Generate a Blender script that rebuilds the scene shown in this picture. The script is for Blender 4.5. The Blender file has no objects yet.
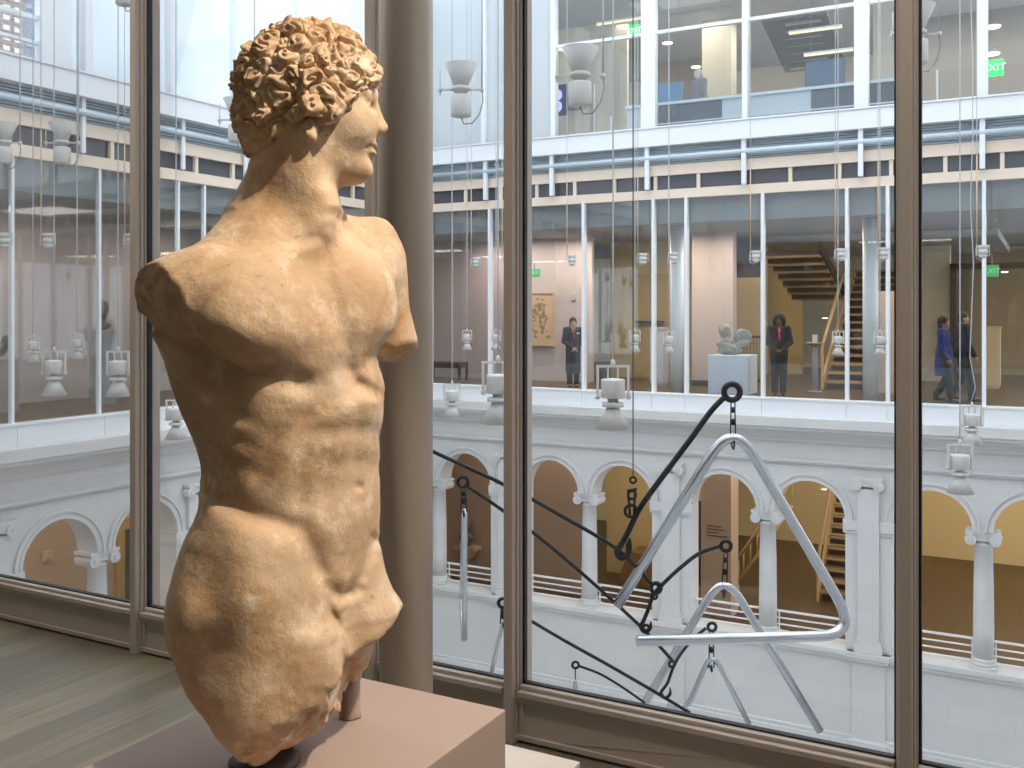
import bpy, bmesh, math, random
import numpy as np
from mathutils import Vector, Matrix

# ------------------------------------------------------------------ basics
SC = bpy.context.scene
COL = SC.collection
PI = math.pi
YAW = math.radians(28.6)          # the camera looks 28.6 degrees left of the window wall's normal
EYE = 1.75
FPX = 987.0
FX, FY = -math.sin(YAW), math.cos(YAW)
RX, RY = math.cos(YAW), math.sin(YAW)
HZ = 312.0


def ray(u):
    k = (u - 512.0) / FPX
    return FX + RX * k, FY + RY * k


def atY(u, v, Y):
    """point of the plane Y = const seen in direction (u, v)"""
    dx, dy = ray(u)
    t = Y / dy
    return Vector((dx * t, Y, EYE + (HZ - v) * t / FPX))


def atX(u, v, X):
    dx, dy = ray(u)
    t = X / dx
    return Vector((X, dy * t, EYE + (HZ - v) * t / FPX))


def atT(u, v, t):
    """point at distance t along the viewing axis"""
    dx, dy = ray(u)
    return Vector((dx * t, dy * t, EYE + (HZ - v) * t / FPX))


# ------------------------------------------------------------------ mesh builder
class MB:
    def __init__(self, m=None):
        self.v = []
        self.f = []
        self.m = m
        self.smooth = []

    def add(self, vs, fs, smooth=False):
        n = len(self.v)
        self.v += [tuple(self.m(*p)) if self.m else tuple(p) for p in vs]
        for f in fs:
            self.f.append([i + n for i in f])
            self.smooth.append(smooth)
        return self

    def box(self, x0, x1, y0, y1, z0, z1):
        x0, x1 = min(x0, x1), max(x0, x1)
        y0, y1 = min(y0, y1), max(y0, y1)
        z0, z1 = min(z0, z1), max(z0, z1)
        return self.add([(x0, y0, z0), (x1, y0, z0), (x1, y1, z0), (x0, y1, z0),
                         (x0, y0, z1), (x1, y0, z1), (x1, y1, z1), (x0, y1, z1)],
                        [(0, 3, 2, 1), (4, 5, 6, 7), (0, 1, 5, 4), (1, 2, 6, 5), (2, 3, 7, 6), (3, 0, 4, 7)])

    def cbox(self, c, size):
        return self.box(c[0] - size[0] / 2, c[0] + size[0] / 2, c[1] - size[1] / 2, c[1] + size[1] / 2,
                        c[2] - size[2] / 2, c[2] + size[2] / 2)

    def tube(self, pts, r, seg=8, caps=True, smooth=True):
        pts = [Vector(p) for p in pts]
        rs = r if isinstance(r, (list, tuple)) else [r] * len(pts)
        rings = []
        up = None
        for i, p in enumerate(pts):
            if i == 0:
                d = pts[1] - p
            elif i == len(pts) - 1:
                d = p - pts[i - 1]
            else:
                d = (pts[i + 1] - p).normalized() + (p - pts[i - 1]).normalized()
            d = d.normalized() if d.length > 1e-9 else Vector((0, 0, 1))
            if up is None:
                up = Vector((0, 0, 1)) if abs(d.z) < .9 else Vector((1, 0, 0))
            s = d.cross(up)
            if s.length < 1e-6:
                s = d.orthogonal()
            s.normalize()
            up = s.cross(d).normalized()
            rings.append([p + (s * math.cos(2 * PI * k / seg) + up * math.sin(2 * PI * k / seg)) * rs[i] for k in range(seg)])
        vs = [q for ring in rings for q in ring]
        fs = []
        for i in range(len(pts) - 1):
            for k in range(seg):
                a = i * seg + k
                b = i * seg + (k + 1) % seg
                fs.append((a, a + seg, b + seg, b))
        self.add(vs, fs, smooth)
        if caps:
            n = len(self.v) - len(vs)
            self.f.append([n + k for k in range(seg)]); self.smooth.append(False)
            self.f.append([n + (len(pts) - 1) * seg + k for k in reversed(range(seg))]); self.smooth.append(False)
        return self

    def lathe(self, prof, c=(0, 0, 0), seg=20, axis=None, smooth=True):
        """prof: list of (r, z); axis None = z"""
        c = Vector(c)
        R = Matrix.Identity(3) if axis is None else Vector((0, 0, 1)).rotation_difference(Vector(axis)).to_matrix()
        vs = []
        for r, z in prof:
            for k in range(seg):
                a = 2 * PI * k / seg
                vs.append(c + R @ Vector((r * math.cos(a), r * math.sin(a), z)))
        fs = []
        for i in range(len(prof) - 1):
            for k in range(seg):
                a = i * seg + k
                b = i * seg + (k + 1) % seg
                fs.append((a, b, b + seg, a + seg))
        self.add(vs, fs, smooth)
        n = len(self.v) - len(vs)
        if prof[0][0] > 1e-4:
            self.f.append([n + k for k in reversed(range(seg))]); self.smooth.append(False)
        if prof[-1][0] > 1e-4:
            self.f.append([n + (len(prof) - 1) * seg + k for k in range(seg)]); self.smooth.append(False)
        return self

    def ring(self, c, R, r, axis, seg=18, sub=7, a0=0.0, a1=2 * PI):
        ax = Vector(axis).normalized()
        e1 = ax.orthogonal().normalized()
        e2 = ax.cross(e1)
        full = abs(a1 - a0 - 2 * PI) < 1e-6
        n = seg
        pts = [Vector(c) + (e1 * math.cos(a0 + (a1 - a0) * i / n) + e2 * math.sin(a0 + (a1 - a0) * i / n)) * R for i in range(n + 1)]
        return self.tube(pts, r, sub, caps=not full)

    def prism(self, poly, d0, d1, smooth=False):
        """poly in the (x, z) plane, extruded along y from d0 to d1"""
        n = len(poly)
        vs = [(p[0], d0, p[1]) for p in poly] + [(p[0], d1, p[1]) for p in poly]
        fs = [tuple(range(n)), tuple(reversed(range(n, 2 * n)))]
        fs += [(i, i + n, (i + 1) % n + n, (i + 1) % n) for i in range(n)]
        return self.add(vs, fs, smooth)

    def ell(self, c, r, seg=14, rings=9, rot=None):
        c = Vector(c)
        vs = []
        for i in range(rings + 1):
            th = PI * i / rings
            for k in range(seg):
                a = 2 * PI * k / seg
                p = Vector((r[0] * math.sin(th) * math.cos(a), r[1] * math.sin(th) * math.sin(a), -r[2] * math.cos(th)))
                if rot is not None:
                    p = rot @ p
                vs.append(c + p)
        fs = []
        for i in range(rings):
            for k in range(seg):
                a = i * seg + k
                b = i * seg + (k + 1) % seg
                fs.append((a, b, b + seg, a + seg))
        return self.add(vs, fs, True)

    def build(self, name, mat=None, parent=None, org=None, bevel=0.0, wn=False):
        me = bpy.data.meshes.new(name)
        me.from_pydata(self.v, [], self.f)
        me.polygons.foreach_set('use_smooth', self.smooth)
        me.validate()
        bm = bmesh.new()
        bm.from_mesh(me)
        bmesh.ops.remove_doubles(bm, verts=bm.verts, dist=1e-5)
        bmesh.ops.recalc_face_normals(bm, faces=bm.faces)
        bm.to_mesh(me)
        bm.free()
        o = bpy.data.objects.new(name, me)
        COL.objects.link(o)
        if parent is not None:
            o.parent = parent
            if org is None:
                org = parent.get('_org')
        if org is not None:
            me.transform(Matrix.Translation(-Vector(org)))
            if parent is None:
                o.location = Vector(org)
        if mat:
            me.materials.append(mat)
        if bevel:
            b = o.modifiers.new('bevel', 'BEVEL')
            b.width = bevel
            b.segments = 2
            b.limit_method = 'ANGLE'
        return o


def tag(o, label=None, cat=None, group=None, kind=None):
    if label: o['label'] = label
    if cat: o['category'] = cat
    if group: o['group'] = group
    if kind: o['kind'] = kind
    return o


def empty(name, loc=(0, 0, 0), rz=0, label=None, cat=None, group=None):
    o = bpy.data.objects.new(name, None)
    COL.objects.link(o)
    o.empty_display_size = .1
    o.location = loc
    o.rotation_euler = (0, 0, rz)
    return tag(o, label, cat, group)


def copy_tree(o, parent=None):
    c = o.copy()
    COL.objects.link(c)
    if parent is not None:
        c.parent = parent
    for ch in [x for x in bpy.data.objects if x.parent == o]:
        copy_tree(ch, c)
    return c


# ------------------------------------------------------------------ materials
def lin(r, g, b):
    f = lambda c: (c / 255 / 12.92) if c / 255 <= .04045 else ((c / 255 + .055) / 1.055) ** 2.4
    return (f(r), f(g), f(b), 1)


MATS = {}


def mat(name, col, rough=.6, metal=0.0, bump=0.0, bscale=40.0, var=0.0, vscale=6.0, spec=.5, emit=None, estr=1.0):
    """plain procedural material: colour with noise variation and fine bump"""
    if name in MATS:
        return MATS[name]
    m = bpy.data.materials.new(name)
    m.use_nodes = True
    nt = m.node_tree
    b = nt.nodes['Principled BSDF']
    b.inputs['Roughness'].default_value = rough
    b.inputs['Metallic'].default_value = metal
    b.inputs['Specular IOR Level'].default_value = spec
    tc = nt.nodes.new('ShaderNodeTexCoord')
    nz = nt.nodes.new('ShaderNodeTexNoise')
    nz.inputs['Scale'].default_value = vscale
    nz.inputs['Detail'].default_value = 4
    nt.links.new(tc.outputs['Object'], nz.inputs['Vector'])
    mx = nt.nodes.new('ShaderNodeMix')
    mx.data_type = 'RGBA'
    mx.inputs[6].default_value = tuple(max(0, c * (1 - var)) for c in col[:3]) + (1,)
    mx.inputs[7].default_value = tuple(min(1, c * (1 + var)) for c in col[:3]) + (1,)
    nt.links.new(nz.outputs['Fac'], mx.inputs[0])
    nt.links.new(mx.outputs[2], b.inputs['Base Color'])
    if bump:
        n2 = nt.nodes.new('ShaderNodeTexNoise')
        n2.inputs['Scale'].default_value = bscale
        n2.inputs['Detail'].default_value = 5
        nt.links.new(tc.outputs['Object'], n2.inputs['Vector'])
        bp = nt.nodes.new('ShaderNodeBump')
        bp.inputs['Strength'].default_value = bump
        bp.inputs['Distance'].default_value = .01
        nt.links.new(n2.outputs['Fac'], bp.inputs['Height'])
        nt.links.new(bp.outputs['Normal'], b.inputs['Normal'])
    if emit:
        b.inputs['Emission Color'].default_value = emit
        b.inputs['Emission Strength'].default_value = estr
    MATS[name] = m
    return m


def glass_mat(name, refl=.06, tint=(1, 1, 1, 1), frost=0.0, frost_col=(.8, .9, .95, 1)):
    """thin window glass: see-through, mirror-like at grazing angles, optionally fritted"""
    m = bpy.data.materials.new(name)
    m.use_nodes = True
    nt = m.node_tree
    nt.nodes.clear()
    out = nt.nodes.new('ShaderNodeOutputMaterial')
    tr = nt.nodes.new('ShaderNodeBsdfTransparent')
    tr.inputs[0].default_value = tint
    gl = nt.nodes.new('ShaderNodeBsdfGlossy')
    gl.inputs['Roughness'].default_value = .02
    lw = nt.nodes.new('ShaderNodeLayerWeight')
    lw.inputs[0].default_value = .25
    mul = nt.nodes.new('ShaderNodeMath')
    mul.operation = 'MULTIPLY_ADD'
    mul.inputs[1].default_value = .35
    mul.inputs[2].default_value = refl
    nt.links.new(lw.outputs['Fresnel'], mul.inputs[0])
    mx = nt.nodes.new('ShaderNodeMixShader')
    nt.links.new(mul.outputs[0], mx.inputs[0])
    if frost:
        df = nt.nodes.new('ShaderNodeBsdfDiffuse')
        df.inputs[0].default_value = frost_col
        tl = nt.nodes.new('ShaderNodeBsdfTranslucent')
        tl.inputs[0].default_value = frost_col
        ms = nt.nodes.new('ShaderNodeMixShader')
        ms.inputs[0].default_value = .5
        nt.links.new(df.outputs[0], ms.inputs[1])
        nt.links.new(tl.outputs[0], ms.inputs[2])
        mf = nt.nodes.new('ShaderNodeMixShader')
        mf.inputs[0].default_value = frost
        nt.links.new(tr.outputs[0], mf.inputs[1])
        nt.links.new(ms.outputs[0], mf.inputs[2])
        nt.links.new(mf.outputs[0], mx.inputs[1])
    else:
        nt.links.new(tr.outputs[0], mx.inputs[1])
    nt.links.new(gl.outputs[0], mx.inputs[2])
    nt.links.new(mx.outputs[0], out.inputs[0])
    MATS[name] = m
    return m
# ------------------------------------------------------------------ sculpting on a distance field
T0 = 1.70          # distance of the statue's axis along the viewing axis
R0 = -.391
PED_H = 1.012      # pedestal top
ROT = Matrix.Rotation(YAW, 4, 'Z')


def L(u, v, y):
    """statue-local point (x right, y away, z up from the pedestal) seen at (u, v), depth offset y"""
    t = T0 + y
    return np.array([(u - 512) * t / FPX - R0, y, EYE - PED_H + (HZ - v) * t / FPX])


BF = np.array([math.cos(math.radians(45)), -math.sin(math.radians(45)), 0])    # body front
BL = np.array([math.sin(math.radians(45)), math.cos(math.radians(45)), 0])     # body's left
BZ = np.array([0, 0, 1.0])


def B(a, b, z):
    return BL * a + BF * b + BZ * z


class Field:
    def __init__(self, lo, hi, h):
        self.lo = np.array(lo, float)
        self.h = h
        self.n = np.ceil((np.array(hi) - self.lo) / h).astype(int) + 1
        self.D = np.full(self.n, .5, np.float32)
        self.ax = [self.lo[i] + h * np.arange(self.n[i]) for i in range(3)]

    def sub(self, lo, hi):
        i0 = np.clip(np.floor((np.array(lo) - self.lo) / self.h).astype(int), 0, self.n - 1)
        i1 = np.clip(np.ceil((np.array(hi) - self.lo) / self.h).astype(int) + 1, 1, self.n)
        sl = tuple(slice(a, b) for a, b in zip(i0, i1))
        X, Y, Z = np.meshgrid(self.ax[0][sl[0]], self.ax[1][sl[1]], self.ax[2][sl[2]], indexing='ij', sparse=True)
        return sl, X, Y, Z

    def join(self, sl, d, k):
        D = self.D[sl]
        hh = np.maximum(k - np.abs(D - d), 0) / k
        self.D[sl] = np.minimum(D, d) - hh * hh * k * .25

    def cut(self, sl, d, k):
        """keep where d < 0"""
        D = self.D[sl]
        hh = np.maximum(k - np.abs(D - d), 0) / k
        self.D[sl] = np.maximum(D, d) + hh * hh * k * .25

    def ell(self, c, r, axes=None, k=.03, subtract=False):
        c = np.array(c)
        R = np.eye(3) if axes is None else np.array(axes)
        ext = np.sqrt((R.T ** 2) @ (np.array(r) ** 2)) + k + .02
        sl, X, Y, Z = self.sub(c - ext, c + ext)
        if 0 in self.D[sl].shape: return
        dx, dy, dz = X - c[0], Y - c[1], Z - c[2]
        q = [(R[i][0] * dx + R[i][1] * dy + R[i][2] * dz) for i in range(3)]
        k0 = np.sqrt(sum((q[i] / r[i]) ** 2 for i in range(3)))
        k1 = np.sqrt(sum((q[i] / r[i] ** 2) ** 2 for i in range(3))) + 1e-9
        d = (k0 * (k0 - 1) / k1).astype(np.float32)
        if subtract:
            self.cut(sl, -d, k)
        else:
            self.join(sl, d, k)

    def cap(self, a, b, ra, rb, k=.03, subtract=False):
        a = np.array(a); b = np.array(b)
        m = max(ra, rb) + k + .01
        sl, X, Y, Z = self.sub(np.minimum(a, b) - m, np.maximum(a, b) + m)
        if 0 in self.D[sl].shape: return
        ab = b - a
        t = ((X - a[0]) * ab[0] + (Y - a[1]) * ab[1] + (Z - a[2]) * ab[2]) / (ab @ ab + 1e-12)
        t = np.clip(t, 0, 1)
        d = np.sqrt((X - a[0] - t * ab[0]) ** 2 + (Y - a[1] - t * ab[1]) ** 2 + (Z - a[2] - t * ab[2]) ** 2) - (ra + t * (rb - ra))
        d = d.astype(np.float32)
        if subtract:
            self.cut(sl, -d, k)
        else:
            self.join(sl, d, k)

    def chain(self, pts, rs, k=.02, subtract=False):
        for i in range(len(pts) - 1):
            self.cap(pts[i], pts[i + 1], rs[i], rs[i + 1], k, subtract)

    def plane(self, p, n, k=.01, lo=None, hi=None, rough=0.0, seed=0):
        n = np.array(n, float); n /= np.linalg.norm(n)
        sl, X, Y, Z = self.sub(lo if lo is not None else self.lo, hi if hi is not None else self.lo + self.n * self.h)
        d = (X - p[0]) * n[0] + (Y - p[1]) * n[1] + (Z - p[2]) * n[2]
        d = np.broadcast_to(d, self.D[sl].shape).astype(np.float32)
        if rough:
            d = d + rough * fnoise(np.broadcast_to(X, d.shape), np.broadcast_to(Y, d.shape), np.broadcast_to(Z, d.shape), 28, seed)
        self.cut(sl, d, k)

    def carve(self, pts, w, depth, side=1, ymax=None, ymin=None):
        """soft groove (depth > 0) or ridge (depth < 0) that follows a line (u, v) on the visible side"""
        P = np.array([L(u, v, 0) for u, v in pts])
        wm = w * .0017
        lo = [P[:, 0].min() - 4 * wm - .05, self.lo[1], P[:, 2].min() - 4 * wm - .05]
        hi = [P[:, 0].max() + 4 * wm + .05, self.lo[1] + self.n[1] * self.h, P[:, 2].max() + 4 * wm + .05]
        if ymax is not None: hi[1] = ymax
        if ymin is not None: lo[1] = ymin
        sl, X, Y, Z = self.sub(lo, hi)
        if 0 in self.D[sl].shape: return
        t = T0 + Y
        U = (X + R0) * FPX / t + 512
        V = HZ - (Z - EYE + PED_H) * FPX / t
        best = None
        for i in range(len(pts) - 1):
            (u0, v0), (u1, v1) = pts[i], pts[i + 1]
            du, dv = u1 - u0, v1 - v0
            s = np.clip(((U - u0) * du + (V - v0) * dv) / (du * du + dv * dv + 1e-9), 0, 1)
            q = (U - u0 - s * du) ** 2 + (V - v0 - s * dv) ** 2
            best = q if best is None else np.minimum(best, q)
        # fade towards the far side so the back stays smooth
        if ymax is not None:
            fade = np.clip((ymax - Y) / .03, 0, 1)
        else:
            fade = 1.0
        self.D[sl] += (depth * np.exp(-best / (2 * w * w)) * fade).astype(np.float32)

    def blob(self, u, v, wu, wv, amp, ang=0.0, ymax=.05):
        """soft bump (amp > 0) or hollow (amp < 0), elliptical, seen at (u, v)"""
        c = L(u, v, 0)
        e = 3 * max(wu, wv) * .0018 + .05
        sl, X, Y, Z = self.sub([c[0] - e, self.lo[1], c[2] - e], [c[0] + e, ymax, c[2] + e])
        if 0 in self.D[sl].shape: return
        t = T0 + Y
        U = (X + R0) * FPX / t + 512 - u
        V = HZ - (Z - EYE + PED_H) * FPX / t - v
        ca, sa = math.cos(math.radians(ang)), math.sin(math.radians(ang))
        p = (U * ca + V * sa) / wu
        q = (-U * sa + V * ca) / wv
        fade = np.clip((ymax - Y) / .03, 0, 1)
        self.D[sl] -= (amp * np.exp(-.5 * (p * p + q * q)) * fade).astype(np.float32)

    def mesh(self):
        """naive surface nets"""
        D = self.D
        ins = D < 0
        nx, ny, nz = D.shape
        c = [(0, 0, 0), (1, 0, 0), (0, 1, 0), (1, 1, 0), (0, 0, 1), (1, 0, 1), (0, 1, 1), (1, 1, 1)]
        cnt = np.zeros((nx - 1, ny - 1, nz - 1), np.uint8)
        for o in c:
            cnt += ins[o[0]:nx - 1 + o[0], o[1]:ny - 1 + o[1], o[2]:nz - 1 + o[2]]
        cells = np.argwhere((cnt > 0) & (cnt < 8))
        idx = np.full(cnt.shape, -1, np.int32)
        idx[cells[:, 0], cells[:, 1], cells[:, 2]] = np.arange(len(cells))
        val = np.stack([D[cells[:, 0] + o[0], cells[:, 1] + o[1], cells[:, 2] + o[2]] for o in c], 1)
        acc = np.zeros((len(cells), 3)); num = np.zeros(len(cells))
        C = np.array(c, float)
        for i in range(8):
            for j in range(i + 1, 8):
                if abs(C[i] - C[j]).sum() != 1: continue
                a, b = val[:, i], val[:, j]
                m = (a < 0) != (b < 0)
                t = np.where(m, a / np.where(m, a - b, 1), 0)
                acc += m[:, None] * (C[i] + t[:, None] * (C[j] - C[i]))
                num += m
        V = self.lo + (cells + acc / num[:, None]) * self.h
        F = []
        for ax in range(3):
            o = [0, 0, 0]; o[ax] = 1
            s0 = tuple(slice(0, -1) if k == ax else slice(1, -1) for k in range(3))
            s1 = tuple(slice(1, None) if k == ax else slice(1, -1) for k in range(3))
            a, b = ins[s0], ins[s1]
            e = np.argwhere(a != b)
            if len(e) == 0: continue
            fl = a[e[:, 0], e[:, 1], e[:, 2]]
            p = e.copy()
            for k in range(3):
                if k != ax: p[:, k] += 1
            k1, k2 = (ax + 1) % 3, (ax + 2) % 3
            def g(d1, d2):
                q = p.copy(); q[:, k1] += d1; q[:, k2] += d2
                return idx[q[:, 0], q[:, 1], q[:, 2]]
            Q = np.stack([g(-1, -1), g(0, -1), g(0, 0), g(-1, 0)], 1)
            Q = np.where(fl[:, None], Q, Q[:, ::-1])
            F.append(Q)
        F = np.concatenate(F)
        F = F[(F >= 0).all(1)]
        return V, F


def fnoise(X, Y, Z, freq, seed=0, octaves=3):
    rng = np.random.RandomState(seed)
    tab = rng.rand(32, 32, 32).astype(np.float32) * 2 - 1
    out = 0; amp = 1.0; tot = 0
    for o in range(octaves):
        f = freq * 2 ** o
        r = 0
        x, y, z = X * f + 7.3 * o, Y * f + 3.1 * o, Z * f + 1.7 * o
        xi, yi, zi = np.floor(x).astype(int), np.floor(y).astype(int), np.floor(z).astype(int)
        fx, fy, fz = x - xi, y - yi, z - zi
        fx, fy, fz = [w * w * (3 - 2 * w) for w in (fx, fy, fz)]
        for dx in (0, 1):
            for dy in (0, 1):
                for dz in (0, 1):
                    w = (fx if dx else 1 - fx) * (fy if dy else 1 - fy) * (fz if dz else 1 - fz)
                    r = r + w * tab[(xi + dx) % 32, (yi + dy) % 32, (zi + dz) % 32]
        out = out + r * amp
        tot += amp
        amp *= .5
    return out / tot


def mesh_from(name, V, F, material, parent=None):
    me = bpy.data.meshes.new(name)
    me.vertices.add(len(V))
    me.vertices.foreach_set('co', np.asarray(V, np.float32).ravel())
    me.loops.add(len(F) * 4)
    me.loops.foreach_set('vertex_index', np.asarray(F, np.int32).ravel())
    me.polygons.add(len(F))
    me.polygons.foreach_set('loop_start', np.arange(len(F), dtype=np.int32) * 4)
    me.polygons.foreach_set('use_smooth', np.ones(len(F), bool))
    me.update(calc_edges=True)
    me.validate()
    o = bpy.data.objects.new(name, me)
    COL.objects.link(o)
    if parent is not None:
        o.parent = parent
    me.materials.append(material)
    return o


def lerp_tab(tab, z):
    zs = np.array([p[0] for p in tab]); ds = np.array([p[1] for p in tab])
    o = np.argsort(zs)
    return np.interp(z, zs[o], ds[o])


# head frame: face direction and the head's left
HA = math.radians(12)
HF = np.array([math.cos(HA), math.sin(HA), 0])
HLt = np.array([-math.sin(HA), math.cos(HA), 0])
HC = L(305, 97, .015)           # centre of the skull


def Hd(f, l, z):
    return HC + HF * f + HLt * l + BZ * z


def sculpt_body():
    F = Field((-.34, -.32, -.02), (.31, .30, 1.27), .0036)
    ax = [BL, BF, BZ]
    # limbs first: each is broken off before the trunk grows over its root
    F.cap(B(-.03, -.045, .865), B(-.17, -.03, .775), .050, .060, .05)
    F.ell(B(-.205, -.010, .742), (.090, .084, .078), ax, .05)
    F.cap(B(-.20, -.01, .745), B(-.29, .0, .70), .078, .070, .03)
    F.plane(L(172, 288, -.195), (-.60, -.56, -.57), .007, rough=.012, seed=3)
    F.cap(B(.208, -.01, .82), L(401, 350, .15), .068, .036, .03)
    F.cap(L(401, 350, .15), L(406, 400, .15), .036, .034, .02)
    F.plane(L(407, 351, .14), (.50, -.30, -1.0), .012, lo=(.12, -.10, .5), hi=(.4, .4, .85), rough=.006, seed=4)
    F.cap(B(-.088, .020, .26), B(-.050, .075, -.05), .114, .102, .05)
    F.ell(B(-.060, .085, .10), (.095, .075, .14), ax, .05)
    F.ell(L(318, 655, -.10), (.055, .06, .07), None, .05)
    F.plane(L(312, 727, -.10), (.66, -.18, -1.0), .018, lo=(-.3, -.32, -.05), hi=(.2, .14, .30), rough=.014, seed=6)
    q1, q2, q3 = L(278, 708, -.19), L(347, 676, -.15), L(300, 750, -.075)
    qn = np.cross(q2 - q1, q3 - q1); qn = qn if qn[2] < 0 else -qn
    F.plane(q1 + np.array([.004, -.004, -.013]), qn, .008, lo=(-.12, -.32, -.05), hi=(.2, .10, .26), rough=.016, seed=9)
    F.plane(L(236, 752, -.10), (-.95, -.15, -1.0), .03, lo=(-.34, -.32, -.05), hi=(.13, .12, .16), rough=.008, seed=7)
    F.cap(B(.085, .02, .29), B(.130, .090, .13), .098, .080, .04)
    F.plane(L(376, 636, .0), (.58, .05, -1.0), .014, lo=(.10, -.2, -.05), hi=(.4, .3, .4), rough=.010, seed=5)
    # trunk
    X1 = np.array([.014, 0, 0])
    F.ell(B(-.004, -.012, .675) + X1, (.176, .138, .25), ax)
    F.ell(B(-.005, -.018, .76), (.19, .118, .13), ax, .05)
    F.ell(B(.010, .002, .44) + X1, (.152, .112, .20), ax, .06)
    F.ell(B(-.002, 0, .335), (.165, .124, .12), ax, .06)
    F.cap(B(-.107, -.107, .70), B(-.074, -.074, .44), .066, .022, .07)
    F.cap(B(.14, -.055, .76), B(.128, -.03, .52), .064, .040, .06)
    F.ell(L(203, 376, -.175), (.045, .06, .055), None, .05, True)
    # left shoulder girdle
    F.cap(B(.02, -.045, .92), B(.15, -.03, .838), .052, .054, .05)
    F.ell(B(.185, -.01, .825), (.070, .070, .080), ax, .05)
    # chest muscles
    F.ell(B(-.096, .086, .735), (.108, .060, .088), ax, .025)
    F.ell(B(.088, .082, .755), (.100, .060, .088), ax, .025)
    F.cap(B(-.10, .07, .765), B(-.18, .03, .785), .055, .05, .04)
    F.cap(B(.09, .07, .78), B(.18, .03, .82), .05, .045, .04)
    # hips
    F.ell(B(-.070, -.062, .275), (.103, .093, .135), ax, .05)
    F.ell(B(.085, -.075, .28), (.10, .09, .125), ax, .05)
    F.ell(B(-.082, .016, .28), (.108, .114, .13), ax, .05)
    # groin
    F.ell(B(.008, .105, .272), (.05, .045, .045), ax, .03)
    F.ell(L(347, 603, -.03), (.022, .026, .024), None, .014)
    F.ell(L(350, 622, -.02), (.020, .026, .026), None, .012)
    F.ell(L(352, 632, .02), (.036, .05, .05), None, .03)
    F.cap(L(351, 640, .03), L(354, 672, .07), .030, .016, .03)
    # neck
    F.cap(B(.003, -.030, .86), HC + np.array([-.012, .0, -.10]), .082, .075, .04)
    F.cap(L(325, 224, -.055), L(300, 150, -.020), .013, .018, .07)      # neck muscle
    # skull and face
    hax = [HF, HLt, BZ]
    F.ell(HC + HF * -.005, (.112, .090, .112), hax, .02)
    F.ell(Hd(.054, 0, -.042), (.073, .068, .088), hax, .03)
    F.cap(Hd(-.006, -.050, -.080), Hd(.074, -.015, -.122), .028, .022, .03)
    F.cap(Hd(-.006, .050, -.080), Hd(.074, .015, -.122), .028, .022, .03)
    F.ell(Hd(.096, 0, -.124), (.021, .026, .019), hax, .02)               # chin
    F.cap(Hd(.114, 0, -.010), Hd(.132, 0, -.048), .009, .012, .012)       # nose
    F.ell(Hd(.124, -.012, -.052), (.012, .008, .009), hax, .008)
    F.ell(Hd(.124, .012, -.052), (.012, .008, .009), hax, .008)
    F.cap(Hd(.096, -.050, .004), Hd(.116, -.008, .009), .010, .010, .010) # brow
    F.cap(Hd(.096, .050, .004), Hd(.116, .008, .009), .010, .010, .010)
    F.ell(Hd(.120, -.040, -.017), (.020, .024, .0135), hax, .006, True)    # sockets
    F.ell(Hd(.120, .040, -.017), (.020, .024, .0135), hax, .006, True)
    F.ell(Hd(.098, -.033, -.017), (.013, .015, .0085), hax, .003)         # eyeballs
    F.ell(Hd(.098, .033, -.017), (.013, .015, .0085), hax, .003)
    F.cap(Hd(.104, -.046, -.007), Hd(.114, -.020, -.005), .0042, .0042, .004)  # upper lids
    F.cap(Hd(.104, .046, -.007), Hd(.114, .020, -.005), .0042, .0042, .004)
    F.ell(Hd(.108, 0, -.080), (.018, .026, .0062), hax, .006)             # lips
    F.ell(Hd(.108, 0, -.094), (.017, .023, .0072), hax, .006)
    F.ell(Hd(.068, -.042, -.052), (.03, .022, .03), hax, .03)             # cheeks
    F.ell(Hd(.068, .042, -.052), (.03, .022, .03), hax, .03)
    F.cap(Hd(.132, -.020, -.0868), Hd(.096, -.034, -.0868), .0035, .0025, .004, True)
    F.cap(Hd(.132, -.018, -.0868), Hd(.132, .018, -.0868), .004, .004, .005, True)
    F.cap(Hd(.132, .020, -.0868), Hd(.096, .034, -.0868), .0035, .0025, .004, True)
    # ear (only its lower half shows under the curls)
    F.ell(L(309, 128, -.070), (.011, .014, .018), None, .010)
    F.ell(L(311, 137, -.073), (.009, .011, .009), None, .008)
    F.ell(L(308, 125, -.088), (.0065, .014, .010), None, .004, True)
    F.plane((0, 0, .002), (0, 0, -1), .006, lo=(-.4, -.4, -.05), hi=(.4, .4, .03))

    # ------- surface anatomy, drawn on the side that shows
    c = F.carve
    c([(328, 250), (338, 290), (350, 345), (352, 368)], 7, .0045)                     # breastbone
    c([(222, 345), (240, 362), (275, 378), (300, 383)], 9, .009, ymax=.06)
    c([(296, 384), (322, 379), (345, 369)], 8, .0055, ymax=.06)
    c([(262, 402), (290, 398), (318, 394)], 12, .004, ymax=.06)   # lower edge of the pectoral
    c([(366, 366), (378, 362), (390, 355)], 6, .004)
    c([(322, 239), (290, 245), (255, 240), (215, 250)], 5, .0025, ymax=.0)            # collarbone upper hollow
    c([(322, 246), (292, 252), (255, 248), (215, 256)], 6, -.0035, ymax=.0)
    c([(352, 372), (349, 420), (356, 470), (359, 500)], 7, .004)                    # linea alba
    c([(352, 385), (325, 398), (296, 415), (272, 440), (258, 470)], 9, .006, ymax=.06)  # rib arch
    c([(356, 385), (372, 396), (384, 412)], 6, .006)
    c([(312, 433), (350, 430), (378, 436)], 7, .0035)                                 # abdominal bands
    c([(312, 462), (350, 464), (374, 468)], 7, .002)
    c([(300, 420), (297, 460), (300, 500)], 7, .004, ymax=.05)                       # edge of the rectus
    c([(224, 500), (250, 516), (280, 524), (302, 532), (318, 552), (332, 580), (343, 592)], 8.5, .0115, ymax=.06)  # iliac furrow
    c([(383, 540), (378, 556), (370, 575), (358, 592)], 4, .007)
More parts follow.
